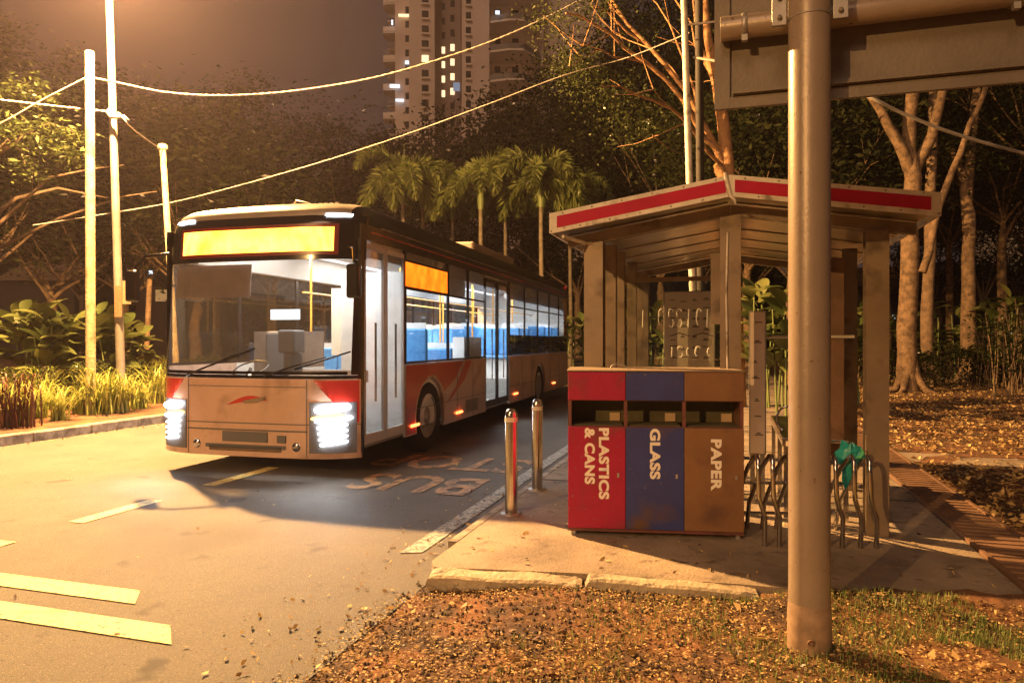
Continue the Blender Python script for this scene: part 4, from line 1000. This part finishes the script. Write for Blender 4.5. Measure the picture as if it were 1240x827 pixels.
for b_ in br: mb.tube(b_, [.07,.045,.032,.02,.012][:len(b_)], 7)
mb.build('trunk', mat('dark_bark', (.12,.075,.045), .9, c2=(.06,.04,.025), scale=5, bump=1, bscale=22), e)
cl = []
for (px,py,Y,n,sx,sz) in ((20,165,15,260,.32,.12),(52,158,15,300,.30,.10),(75,165,15,300,.26,.12),(85,190,15,200,.2,.12),(58,182,14.9,240,.25,.08),(36,205,14.8,160,.14,.14),(0,120,15.5,400,.7,.25),(30,112,15.4,300,.4,.14),(-10,160,15.5,300,.5,.3)):
    c = np.array(rel(px,py,Y)); cl.append(c+np.random.default_rng(int(px+py)).normal(size=(n,3))*np.array([[sx,.3,sz]]))
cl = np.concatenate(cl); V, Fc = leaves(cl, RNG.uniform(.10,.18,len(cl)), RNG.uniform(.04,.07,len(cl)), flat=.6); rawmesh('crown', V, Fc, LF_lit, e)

# orange lit bare-branched tree behind the shelter
e = empty('tree', at(893,15.0,.08), 0, 'slender tree with bright bare branches fanning above the shelter', 'tree')
o0 = at(893,15.0,.08)
mb = MB(); tips = []
mb.tube([(0,0,-.1),rel(890,380,15),rel(884,270,15),rel(881,200,15),rel(876,150,15),rel(868,100,15),rel(857,45,15),rel(850,-40,15),rel(846,-110,15)], [.19,.155,.145,.14,.13,.115,.09,.06,.03], 12)
mb.tube([rel(881,225,15),rel(871,205,14.9),rel(866,200,14.85)], [.1,.12,.05], 8)
BR = [([(881,215),(862,170),(846,140),(832,112),(806,80),(782,52),(760,28),(742,0),(725,-30)],.075,-.10),
 ([(879,190),(852,168),(828,122),(808,98),(782,76),(757,58),(741,42),(722,30),(700,20),(686,17)],.060,-.25),
 ([(782,76),(762,72),(745,70),(730,62),(722,62)],.028,-.3),
 ([(722,62),(705,72),(690,80)],.014,-.3),
 ([(741,42),(720,50),(705,56)],.014,-.25),
 ([(880,205),(858,185),(832,148),(815,132),(790,122),(770,115),(752,106),(735,104)],.042,-.4),
 ([(815,132),(800,120),(792,108)],.014,-.35),
 ([(832,150),(815,155),(800,163),(790,164)],.018,-.5),
 ([(868,105),(850,60),(842,25),(836,-30)],.05,.2),
 ([(876,150),(868,110),(858,85),(850,70),(842,55),(838,30),(815,-5),(800,-40)],.05,.4),
 ([(862,75),(872,40),(880,0),(885,-50)],.04,.3),
 ([(846,140),(842,110),(826,70),(812,30),(796,5),(770,-20)],.035,.2),
 ([(832,112),(815,85),(790,60),(760,48),(745,42)],.026,.35),
 ([(782,52),(760,40),(735,14),(715,4)],.035,-.1),
 ([(868,122),(875,108),(880,95)],.03,-.3)]
for pts, r_, dy in BR:
    n_ = len(pts); pp = []
    for i,(a,b_) in enumerate(pts): pp.append(rel(a+random.uniform(-1,1), b_+random.uniform(-1,1), 15+dy*8*i/n_))
    mb.tube(pp, [r_*(1-.72*i/(n_-1)) for i in range(n_)], 8)
    tips += pp[-2:]
    for _ in range(2):  # twigs
        q = pp[random.randint(n_//2,n_-1)]; a = Vector((random.uniform(-1,.4),random.uniform(-.5,.5),random.uniform(-.2,1))).normalized()
        t1 = q+a*.5; t2 = t1+(a+Vector((0,0,.2)))*.4; mb.tube([q,t1,t2], [.012,.008,.004], 5); tips.append(t2)
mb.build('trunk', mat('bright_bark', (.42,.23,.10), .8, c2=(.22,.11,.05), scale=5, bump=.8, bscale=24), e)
cl = []
for t in tips:
    n_ = random.choice((6,16,30)); cl.append(np.array(t)+RNG.normal(size=(n_,3))*np.array([[.22,.22,.14]]))
for (px,py,n,s_) in ((690,80,700,.32),(705,95,300,.25),(742,120,500,.4),(765,150,500,.45),(660,18,300,.3),(675,35,200,.2),(720,10,300,.3)):
    cl.append(np.array(rel(px,py,14.5))+RNG.normal(size=(n,3))*np.array([[s_,.4,s_*.55]]))
cl = np.concatenate(cl); V, Fc = leaves(cl, RNG.uniform(.05,.11,len(cl)), RNG.uniform(.025,.05,len(cl)), flat=.3); rawmesh('crown', V, Fc, LF_mid, e)

# right hand trunks
def trunktree(o0, paths, label, tips_extra=(), seed=0, m_=None, nl=1500, csz=(1.0,.8,.5), leafm=None, roots=True):
    e = empty('tree', o0, 0, label, 'tree', 'trees on the leafy ground'); mb = MB(); tips = []
    rng = random.Random(seed)
    for (pts, r0, r1) in paths:
        pp = [Vector(p)-Vector(o0) for p in pts]; n_ = len(pp)
        # densify with wobble
        q = []; 
        for i in range(n_-1):
            for k in range(3): 
                t = k/3; v_ = pp[i].lerp(pp[i+1],t); q.append(v_+Vector((rng.gauss(0,.02),rng.gauss(0,.02),0)))
        q.append(pp[-1]); m2 = len(q); mb.tube(q, [(r0+(r1-r0)*i/(m2-1))*(1+rng.uniform(-.05,.05)) for i in range(m2)], 12, cap=False); tips.append(q[-1])
    if roots:
        r0 = paths[0][1]
        for j in range(6):
            a = j*1.05+rng.uniform(-.3,.3); L_ = rng.uniform(2.2,4.2); mb.tube([(math.cos(a)*r0*L_,math.sin(a)*r0*L_,-.05),(math.cos(a)*r0*1.5,math.sin(a)*r0*1.5,.08),(math.cos(a)*r0*.7,math.sin(a)*r0*.7,.45),(math.cos(a)*r0*.3,math.sin(a)*r0*.3,1.1)], [r0*.12,r0*.3,r0*.42,r0*.3], 8)
    mb.build('trunk', m_ or M['bark_pale'], e)
    cl = []
    for t in tips: cl.append(np.array(t)+np.random.default_rng(seed+len(cl)).normal(size=(nl,3))*np.array([csz]))
    cl = np.concatenate(cl); V, Fc = leaves(cl, RNG.uniform(.12,.25,len(cl)), RNG.uniform(.05,.1,len(cl)), flat=.4); rawmesh('crown', V, Fc, leafm or LF_mid, e)
    return e
Y=19.5
trunktree(at(1100,Y,.08), [([at(1100,Y,.0),P(1098,400,Y),P(1103,300,Y),P(1105,215,Y),P(1101,170,Y),P(1104,90,Y),P(1100,-40,Y),P(1090,-160,Y)],.28,.11),([P(1101,205,Y),P(1082,160,Y-.2),P(1066,135,Y-.3),P(1045,100,Y-.4),P(1010,20,Y)],.17,.05),([P(1104,215,Y),P(1128,165,Y),P(1140,120,Y),P(1155,60,Y),P(1165,-60,Y)],.16,.07)], 'thick pale forked tree with split bark right of the shelter', seed=31)
Y=22
trunktree(at(1127,Y,.08), [([at(1127,Y,0),P(1122,380,Y),P(1126,260,Y),P(1128,150,Y),P(1133,40,Y),P(1140,-120,Y)],.20,.10)], 'slimmer darker trunk close behind the thick forked tree', seed=32, m_=M['bark'])
Y=24
trunktree(at(1174,Y,.08), [([at(1174,Y,0),P(1172,380,Y),P(1175,280,Y),P(1168,220,Y),P(1160,195,Y),P(1150,180,Y)],.26,.10),([P(1174,290,Y),P(1170,240,Y),P(1178,160,Y),P(1190,60,Y),P(1200,-80,Y)],.2,.1)], 'straight pale trunk with shadow bands farther right', seed=33)
Y=18.5
trunktree(at(1095,Y,.08), [([P(1118,330,Y),P(1133,260,Y),P(1155,205,Y),P(1175,150,Y),P(1196,100,Y),P(1215,40,Y)],.10,.05)], 'thin bare trunk leaning right behind the fascia corner', seed=34, nl=120, roots=False)
for k,(px,Y,H,lb) in enumerate(((1252,35,15,'dark round tree beyond the slim shrubs at right'),(1215,30,17,'dark tree near the right edge'),(1290,26,18,'dark tree just beyond the right edge'),(1030,36,17,'shaded tree between pole and forked tree'),(905,30,13,'small pale trunk tree left of the sign pole'),(1150,40,20,'dark tree far behind the straight pale trunk'),(1370,24,17,'dark tree well right of the frame'),(960,24,11,'shaded small tree right behind the sign pole'))):
    tree(at(px,Y,.05), H, H*.34, .2, lb, 300+k, LF_shaded if k not in (4,) else LF_mid, M['bark_pale'], nleaf=12000, clump=1.7, lsize=.26, trunk_frac=.38, group='trees on the leafy ground', limbs=7, floor=4.5)
# palms
def frond(mb_pts, rng, base, az, L_, el, V, Fc):
    pts = []; d = Vector((math.cos(az)*math.cos(el), math.sin(az)*math.cos(el), math.sin(el))); p = Vector(base); n = 12
    for i in range(n+1):
        pts.append(p.copy()); d = (d+Vector((0,0,-.15-.022*i))).normalized(); p = p + d*L_/n
    for i in range(1,n+1):
        for k in range(20):
            t = rng.random(); q = pts[i-1].lerp(pts[i],t); tv = (pts[i]-pts[i-1]).normalized(); a = rng.uniform(0,2*math.pi); o_ = tv.orthogonal().normalized(); o_ = o_*math.cos(a)+tv.cross(o_)*math.sin(a)
            dd = (o_ + tv*.7 + Vector((0,0,-.25))).normalized(); ll = .62*math.sin(math.pi*(.12+.80*(i-1+t)/n))+.08; s_ = dd.cross(tv)
            if s_.length < .01: continue
            s_ = s_.normalized()*.05; m = q+dd*ll*.5; 
            b0 = len(V); V += [tuple(q-s_*.5),tuple(m-s_),tuple(q+dd*ll+Vector((0,0,-.08))),tuple(m+s_)]; Fc.append((b0,b0+1,b0+2,b0+3))
    return pts
def palm(loc, H, label, seed, name='palm_tree'):
    rng = random.Random(seed); e = empty(name, loc, 0, label, 'palm', 'foxtail palms beyond the bus')
    mb = MB(); mb.tube([(0,0,-.1),(.05,0,H*.3),(0,.03,H*.7),(0,0,H-1.3)], [.15,.11,.095,.09], 12, cap=False); mb.build('trunk', mat('palm_trunk', (.26,.21,.14), .8, c2=(.14,.11,.07), scale=4), e)
    mb = MB(); mb.tube([(0,0,H-1.3),(0,0,H-.9),(0,0,H-.2),(0,0,H)], [.13,.16,.10,.05], 12); mb.build('crownshaft', mat('palm_green', (.16,.2,.06), .5), e)
    V, Fc = [], []; st = MB()
    n = 11
    for i in range(n):
        pts = frond(None, rng, (0,0,H-.1), 2*math.pi*i/n+rng.uniform(-.25,.25), rng.uniform(2.5,3.1), rng.uniform(.35,1.3), V, Fc); st.tube(pts, [.035*(1-.8*j/12) for j in range(13)], 5)
    st.tube([(0,0,H-.1),(.05,0,H+.7),(.05,0,H+1.5)], [.03,.015,.005], 5)
    st.build('midribs', MATS['palm_green'], e); rawmesh('fronds', np.array(V), np.array(Fc), leafmat('palm_leaf', [(.10,.14,.03),(.19,.23,.06),(.30,.32,.11)], .5, .35), e)
    return e
PL = [(488,33,205,'leftmost foxtail palm, drooping over the bus roof'),(512,37,215,'foxtail palm half hidden behind the leftmost one'),(582,33,212,'foxtail palm with a spear leaf in the middle of the row'),(612,38,226,'foxtail palm right of the spear leaf palm'),(655,32,208,'tall foxtail palm left of the shelter roof'),(690,40,225,'foxtail palm at the end nearest the shelter'),(548,44,232,'small far foxtail palm in the gap')]
for i,(px,Y,pyt,lb) in enumerate(PL):
    palm(at(px,Y,.0), zz(pyt+8,Y), lb, 400+i)
# strappy lilies on the bed
LIL = leafmat('lily_leaf', [(.12,.16,.025),(.26,.30,.05),(.46,.46,.12)], .45, .35)
REDL = leafmat('red_leaf', [(.03,.008,.008),(.07,.015,.012),(.12,.04,.02)], .5, .3)
def clump_mesh(name, n, H, spread, wd, m_, seed, parent, droop=1.0):
    rng = random.Random(seed); V, Fc = [], []
    for _ in range(n):
        a = rng.uniform(0,2*math.pi); h = H*rng.uniform(.6,1.1); s_ = spread*rng.uniform(.3,1.1); bx_, by_ = rng.gauss(0,.12), rng.gauss(0,.12)
        d = Vector((math.cos(a),math.sin(a),0)); sd = Vector((-math.sin(a),math.cos(a),0)); k = 6; b0 = len(V)
        for i in range(k+1):
            t = i/k; r_ = s_*t**1.5; z = h*(1.0*math.sin(t*math.pi*.5*(1+.35*droop*s_/spread)))
            p = Vector((bx_,by_,0))+d*r_+Vector((0,0,z)); w_ = wd*(1-.9*t**2)
            V.append(tuple(p-sd*w_)); V.append(tuple(p+sd*w_))
        for i in range(k): Fc.append((b0+2*i,b0+2*i+1,b0+2*i+3,b0+2*i+2))
    return rawmesh(name, np.array(V), np.array(Fc), m_, parent)
protos = []
for i in range(3):
    e = empty('lily_clump', (0,0,0), 0, 'x', 'plant', 'strappy yellow green plants along the left kerb'); clump_mesh('leaves', 105, .80, .80, .013, LIL, 500+i, e); protos.append(e)
spots = []
rng_ = random.Random(9)
for px,py in [(20,515),(45,505),(72,508),(98,500),(122,500),(146,498),(168,494),(188,487),(30,488),(60,484),(88,480),(115,480),(140,478),(165,474),(190,470),(8,492),(205,478),(222,470),(130,490),(50,495),(-20,505),(-50,515),(205,466),(240,466)]:
    Y = (1.5-.14)*F/(py-HY); spots.append((at(px,Y,.13), px))
for i,(p,px) in enumerate(spots):
    row = 'back' if i in (8,9,10,11,12,13,14,15) else 'front'
    lb = f'arching yellow green plant, {row} row, ' + ('hidden behind the bus corner' if px>200 else 'touching the bus edge' if px>180 else 'at the left edge' if px<20 else 'right of the lamp post' if px>150 else 'between lamp post and timber post' if px>112 else 'before the timber post' if px>90 else 'left of the timber post' if px>60 else 'near the dark red plants')
    if i < 3: o = protos[i]; o.location = p; o['label'] = lb
    else: o = copy_of(protos[i%3], p, rng_.uniform(0,6), lb, None); 
    s_ = rng_.uniform(.6,1.05)*(1.05 if px > 150 else 1); o.scale = (s_,s_,s_)
e0 = None
for i,(px,py,lb) in enumerate(((5,518,'dark red spiky plant at the left edge'),(30,516,'dark red spiky plant in front of the yellow green bed'),(193,466,'dark red leaved plant next to the bus front corner'))):
    Y = (1.5-.14)*F/(py-HY)
    if e0 is None:
        e0 = empty('cordyline', at(px,Y,.13), 0, lb, 'plant', 'red leaved plants in the left bed'); clump_mesh('leaves', 34, .78, .30, .014, REDL, 520, e0)
    else: copy_of(e0, at(px,Y,.13), 1.3*i, lb)
# broad leaf plants (canna like)
CAN = leafmat('broad_leaf', [(.05,.075,.02),(.10,.13,.035),(.18,.19,.06)], .4, .3)
def broad(name, loc, H, n, label, seed, group, rz=0, m_=CAN, ls=1.0):
    rng = random.Random(seed); e = empty(name, loc, rz, label, 'plant', group); V, Fc = [], []; st = MB()
    for s_ in range(5):
        bx_, by_ = rng.gauss(0,.3), rng.gauss(0,.3); h = H*rng.uniform(.7,1.05); top = Vector((bx_+rng.gauss(0,.12),by_+rng.gauss(0,.12),h*.85)); st.tube([(bx_,by_,-.05),tuple(top)], [.022,.012], 6)
        for j in range(n):
            a = rng.uniform(0,2*math.pi); z = h*rng.uniform(.35,.95); base = Vector((bx_,by_,z)); L_ = rng.uniform(.35,.55)*ls; wd = L_*rng.uniform(.2,.27); el = rng.uniform(.2,1.2)
            d = Vector((math.cos(a)*math.cos(el),math.sin(a)*math.cos(el),math.sin(el))); sd = Vector((-math.sin(a),math.cos(a),rng.uniform(-.3,.3))); nrm = d.cross(sd); b0 = len(V); k = 7
            for i in range(k+1):
                t = i/k; c = base + d*L_*(t+.15) - Vector((0,0,.35*L_*t*t)); w_ = wd*math.sin(math.pi*min(1,(t*.93+.04))**.8)
                V += [tuple(c-sd*w_+nrm*w_*.25), tuple(c), tuple(c+sd*w_+nrm*w_*.25)]
            for i in range(k):
                q = b0+3*i; Fc += [(q,q+1,q+4,q+3),(q+1,q+2,q+5,q+4)]
    st.build('stems', MATS['palm_green'], e); rawmesh('leaves', np.array(V), np.array(Fc), m_, e, smooth=True); return e
lbls = ['broad leaved plant at the left edge behind the hedge','tall broad leaved plant left of the blue distant lights','broad leaved plant with brownish leaves before the timber post','broad leaved plant hidden behind the timber post','broad leaved plant between the timber post and lamp post','lower broad leaved plant beside the lamp post']
pr = [broad('broad_leaf_plant', (0,0,0), 2.0, 9, 'x', 600+i, 'broad leaved plants behind the left hedge', ls=1.5) for i in range(3)]
for i,(px,Y,s_) in enumerate(((8,16.5,1.15),(38,16,1.05),(72,16,1.0),(96,16.5,.95),(128,17,1.05),(160,18,.85))):
    if i < 3: o = pr[i]; o.location = at(px,Y,.1); o['label'] = lbls[i]
    else: o = copy_of(pr[i-3], at(px,Y,.1), 2.0+i, lbls[i])
    o.scale = (s_,)*3
pr2 = [broad('broad_leaf_plant', (0,0,0), 2.6, 10, 'x', 620+i, 'broad leaved plants behind the shelter', ls=1.3) for i in range(2)]
l2 = ['broad leaved plant with bright leaves seen right of the centre column','broad leaved plant just left of the sign pole','broad leaved plant seen through the shelter glass','broad leaved plant behind the left shelter columns','broad leaved plant behind the rear of the bus','broad leaved plant between pole and right column','big leaved plant left of the straight pale trunk','big leaved plant right of the straight pale trunk','big leaved plant at the right edge','low broad leaved plant under the forked tree','broad leaved plant behind the information board','broad leaved plant nearest the rear corner of the bus']
for i,(px,Y,s_) in enumerate(((925,13.5,1.05),(948,14.5,1.1),(775,20,1.0),(735,22,.95),(705,24,.9),(1020,16,1.0),(1150,25,1.2),(1200,24,1.2),(1238,23,1.3),(1090,27,1.1),(812,20,1.05),(682,24,.95))):
    if i < 2: o = pr2[i]; o.location = at(px,Y,.07); o['label'] = l2[i]
    else: o = copy_of(pr2[i%2], at(px,Y,.07), 1.0+i*1.7, l2[i])
    o.scale = (s_,)*3
# hedges: individual low hedges of small leaves
def hedge(v0,u0,v1,u1,wd,h,label,m_,n,ls=.05,seed=1):
    nr = np.random.default_rng(seed); a = np.array([v0,u0]); b_ = np.array([v1,u1]); L_ = np.linalg.norm(b_-a); dr = (b_-a)/L_; pn = np.array([-dr[1],dr[0]])
    t = nr.uniform(0,L_,n); lum = 1+.12*np.sin(t*2.1)+.1*np.sin(t*5.3+1); th = nr.uniform(0,math.pi,n); rad = nr.uniform(.75,1.05,n)**.5
    x = np.cos(th)*wd/2*rad*lum; z = np.abs(np.sin(th))**.6*h*rad*lum
    q = a[None]+dr[None]*t[:,None]+pn[None]*x[:,None]
    Cn = np.stack([CT*q[:,0]+ST*q[:,1], -ST*q[:,0]+CT*q[:,1], z+.1+nr.normal(size=n)*.03],1)
    V, Fc = leaves(Cn, nr.uniform(.7,1.3,n)*ls, nr.uniform(.4,.6,n)*ls, flat=.3, rng=nr)
    e = empty('hedge', W((v0+v1)/2,(u0+u1)/2,.1), 0, label, 'hedge'); V = V-np.array(e.location)[None]; rawmesh('foliage', V, Fc, m_, e)
    mb = MB(); rr = random.Random(seed)
    for i in range(int(L_/.35)):
        t_ = i*.35; q_ = W(v0+dr[0]*t_,u0+dr[1]*t_,0)-e.location; mb.tube([(q_.x,q_.y,-.05),(q_.x+rr.uniform(-.1,.1),q_.y+rr.uniform(-.1,.1),h*.7+.1)], [.02,.008], 5)
    mb.build('stems', M['bark'], e); return e
hedge(-13.3,6,-13.0,22,1.3,.85,'low clipped hedge behind the yellow green plants', LF_mid, 26000, .06, 1)
hedge(-14.2,22,-14.0,60,1.6,1.7,'long dark hedge continuing beyond the bus', LF_shaded, 16000, .13, 2)
hedge(3.0,23,14,29,2.0,1.1,'dark low hedge behind the shelter', LF_shaded, 14000, .11, 3)
hedge(-1.0,24,-2.0,60,2.0,1.9,'dark hedge beside the far road right of the bus', LF_shaded, 12000, .14, 4)
# thin saplings on the right
for i,(px,Y,H,lb) in enumerate(((1214,17,2.4,'slim shrub with upright stems near the right edge'),(1232,19,2.6,'slim leafy shrub at the very right edge'),(1196,21,2.2,'slim shrub left of the upright stemmed one'))):
    rr = random.Random(i+77); e = empty('shrub', at(px,Y,.07), 0, lb, 'shrub', 'thin shrubs under the right hand trees'); mb = MB(); cl = []
    for k in range(9):
        a = Vector((rr.gauss(0,.15),rr.gauss(0,.15),0)); b_ = a+Vector((rr.gauss(0,.25),rr.gauss(0,.25),H*rr.uniform(.7,1))); mb.tube([tuple(a),tuple((a+b_)/2+Vector((.03,0,0))),tuple(b_)], [.014,.011,.005], 5); 
        for j in range(24): cl.append(tuple(a.lerp(b_,rr.uniform(.4,1))+Vector((rr.gauss(0,.14),rr.gauss(0,.14),rr.gauss(0,.1)))))
    mb.build('stems', M['bark'], e); V, Fc = leaves(np.array(cl), RNG.uniform(.1,.2,len(cl)), RNG.uniform(.04,.07,len(cl)), flat=.3); rawmesh('leaves', V, Fc, LF_mid, e)
# far wood closing the horizon
nr = np.random.default_rng(77); n = 60000
ang = nr.uniform(R(-50),R(50),n); Rd = nr.uniform(85,110,n); hmax = 9+4*np.sin(ang*9)+3*np.sin(ang*23+1)+2*np.sin(ang*61)
z = nr.uniform(0,1,n)**.8*hmax
Cn = np.stack([np.sin(ang)*Rd, np.cos(ang)*Rd, z+.3],1); V, Fc = leaves(Cn, nr.uniform(.8,1.9,n), nr.uniform(.6,1.2,n), flat=.2, rng=nr)
tag(rawmesh('far_wood', V, Fc, LF_shaded), 'far dark wood closing off the horizon', 'wood', kind='stuff')

# ------------------------------------------------------------------ apartment tower
TY = 150.0; tw = empty('apartment_tower', at(560,TY,0), R(4), 'pale high rise apartment tower with projecting balconies and a few lit windows', 'building')
wallm = mat('tower_wall', (.78,.64,.55), .85, c2=(.66,.53,.45), scale=.15); walld = mat('tower_wall_dark', (.30,.23,.20), .85)
win = mat('dark_window', (.03,.03,.03), .2); par = mat('balcony_parapet', (.82,.70,.60), .8); rail = mat('balcony_rail', (.22,.19,.17), .6)
def X(px): return (px-560)/F*TY
HT = 84; st = 3.03
mb = MB(); mb.box(X(497),X(527),-3,10,0,HT); mb.box(X(559),X(592),-3,10,0,HT); mb.box(X(592),X(660),2,12,0,HT); mb.box(X(660),X(740),4,14,0,HT-8); mb.box(X(478),X(497),2,10,0,HT); mb.build('wall', wallm, tw)
mb = MB(); mb.box(X(527)+.01,X(559)-.01,0,10,0,HT+2); mb.box(X(546),X(558),-1.5,-.01,0,HT+2); mb.build('stair_tower', walld, tw)
lit = emat('lit_window', (1,.70,.38), 1.6); lit2 = emat('lit_window_cool', (.75,.86,1), 1.5)
litset = {(19,512),(20,0)}
for k in range(9, 27):
    zb = 62.0 + (k-20)*st*1.0 - 0.0
    zb = k*st
    if zb > HT-3: break
    pyk = HY-(zb+1.6-CAMZ)/TY*F
    for px, wd, ly in ((516,8,-3),(567,6,-3),(603,7,2),(625,8,2),(493,5,2),(548,5,-1.5),(537,4,0)):
        e_ = win
        if px in (548,) and 55 < pyk < 125: e_ = lit
        if px == 537 and 58 < pyk < 120: e_ = lit
        if px == 516 and 72 < pyk < 88: e_ = lit
        mb = MB(); mb.box(X(px)-wd/F*TY/2, X(px)+wd/F*TY/2, ly-.08, ly-.01, zb+.9, zb+2.3); o = mb.build('window', e_, tw)
        if e_ is win and px in (516,567,603): MB().box(X(px)-wd/F*TY/2-.1, X(px)+wd/F*TY/2+.1, ly-.5, ly-.09, zb+.4, zb+.75).build('ledge', par, o)
    # left balconies (pointed) and right balconies
    if k % 2 == 0:
        mb = MB(); mb.prism([(X(497),2),(X(463),3.0),(X(463),6),(X(478),9),(X(497),9)], lambda p,q,w_: (p,q,w_), zb, zb+.35); mb.prism([(X(497),1.9),(X(463),2.9),(X(463),3.1),(X(497),2.1)], lambda p,q,w_: (p,q,w_), zb+.36, zb+1.35); mb.build('balcony', par, tw)
        mb = MB(); mb.prism([(X(593),1.9),(X(593),-3.5),(X(615),-5),(X(632),-5),(X(655),0),(X(655),1.9)], lambda p,q,w_: (p,q,w_), zb, zb+.4); bal = mb.build('balcony', par, tw)
        mb = MB(); mb.prism([(X(593),-3.5),(X(615),-5),(X(632),-5),(X(655),0),(X(654),0.2),(X(632),-4.8),(X(615),-4.8),(X(593),-3.3)], lambda p,q,w_: (p,q,w_), zb+.41, zb+1.5); mb.build('railing', rail, bal)
    else:
        mb = MB(); mb.prism([(X(497),3.5),(X(468),4.2),(X(468),6),(X(478),9),(X(497),9)], lambda p,q,w_: (p,q,w_), zb, zb+.3); bal = mb.build('balcony', par, tw)
        mb = MB(); mb.box(X(468),X(497),3.2,3.4,zb+.31,zb+1.2); mb.build('railing', rail, bal)
def towlamp(px, py, wpx, hpx, c, nm='balcony_lamp', y=1.2):
    z_ = zz(py,TY); mb = MB(); mb.box(X(px)-wpx/F*TY/2,X(px)+wpx/F*TY/2,y,y+.2,z_-hpx/F*TY/2,z_+hpx/F*TY/2); mb.build(nm, c, tw)
towlamp(489,18,13,3,lit); towlamp(475,27,2,6,lit2); towlamp(601,28,5,4,lit2,'balcony_lamp',-5.3); towlamp(493,75,5,4,lit2); towlamp(478,104,12,4,lit2); towlamp(484,121,10,3,lit2); towlamp(553,112,8,10,emat('cool_wall_glow', (.5,.6,.8), .35),'wall_glow_patch',-3.2)  # last patch glows to paint cool light on the wall
mb = MB(); mb.box(X(525),X(561),-.5,9,HT+2.01,HT+5); mb.build('roof', walld, tw)
# distant low houses glimpsed between trunks
def house(px, Y, wpx, h, label, lits, m_=None):
    m_ = mat('house_wall_dark', (.06,.048,.042), .9); e = empty('house', at(px,Y,0), 0, label, 'building', 'low buildings glimpsed between the trees'); wd = wpx/F*Y
    mb = MB(); mb.box(-wd/2,wd/2,0,8,0,h); mb.build('wall', m_ or walld, e)
    mb = MB(); mb.prism([(-.4,h),(8.4,h),(4,h+2)], lambda p,q,w_: (w_,p,q), -wd/2-.4, wd/2+.4); mb.build('roof', M['bark'], e)
    for (dx,py,w_,hh,c) in lits:
        z_ = zz(py,Y); s_ = Y/F; mb = MB(); mb.box((dx-w_/2)*s_,(dx+w_/2)*s_,-.1,-.01,z_-hh/2*s_,z_+hh/2*s_); mb.build('window', c, e)
house(1085,60,90,6,'low building with white lit windows left of the forked tree', [(-20,378,8,3,lit2),(-5,384,6,4,lit2),(10,400,10,3,lit2),(22,381,5,3,lit2),(-30,405,8,3,lit2)])
house(1180,62,110,6.5,'low building with scattered lit windows behind the straight trunk', [(-18,379,8,3,lit2),(30,382,10,4,lit),(42,402,6,4,lit2),(4,402,5,3,lit)])
house(45,60,90,6.5,'low building with bluish windows behind the broad leaved plants', [(-18,386,6,5,lit2),(5,388,8,5,lit2),(20,386,5,5,lit2),(-40,380,5,4,lit2)])
house(195,55,60,9,'building with warm window left of the bus corner', [(4,358,20,14,emat('warm_dim_window',(1,.55,.2),.35)),(-12,330,4,4,lit2)])
# pale bright facade glimpsed upper right
e = empty('apartment_block', at(1246,90,0), 0, 'pale lit apartment block glimpsed above the right hand trees', 'building'); mb = MB(); mb.box(-2.4,6,0,8,0,33.5); mb.build('wall', mat('bright_wall', (.75,.65,.45), .8), e)
for k in range(8):
    for x_ in (-1.4,1.0,3.4): MB().box(x_,x_+1.2,-.08,-.01,6+k*3.3,7.6+k*3.3).build('window', lit if (k*3+int(x_))%3==0 else win, e)

# ------------------------------------------------------------------ haze
HZ = True
if HZ:
    mb = MB(); mb.box(-110,130,-40,185,-1.0,92)
    m, nt, N, L, out = newmat('haze'); pv_ = N.new('ShaderNodeVolumePrincipled'); pv_.inputs['Color'].default_value = (1,.80,.92,1); pv_.inputs['Density'].default_value = .0006
    pv_.inputs['Anisotropy'].default_value = .6
    L.new(pv_.outputs[0], out.inputs['Volume']); tag(mb.build('haze', m), 'thin night haze in the air', 'haze', kind='stuff')
SC.cycles.volume_bounces = 0; SC.cycles.max_bounces = 5; SC.cycles.transparent_max_bounces = 10; SC.cycles.diffuse_bounces = 2; SC.cycles.glossy_bounces = 3
SC.cycles.volume_step_rate = 4; SC.cycles.use_denoising = True; SC.cycles.sample_clamp_indirect = 4
SC.view_settings.view_transform = 'Standard'; SC.view_settings.look = 'None'; SC.view_settings.gamma = 1; SC.view_settings.exposure = .18
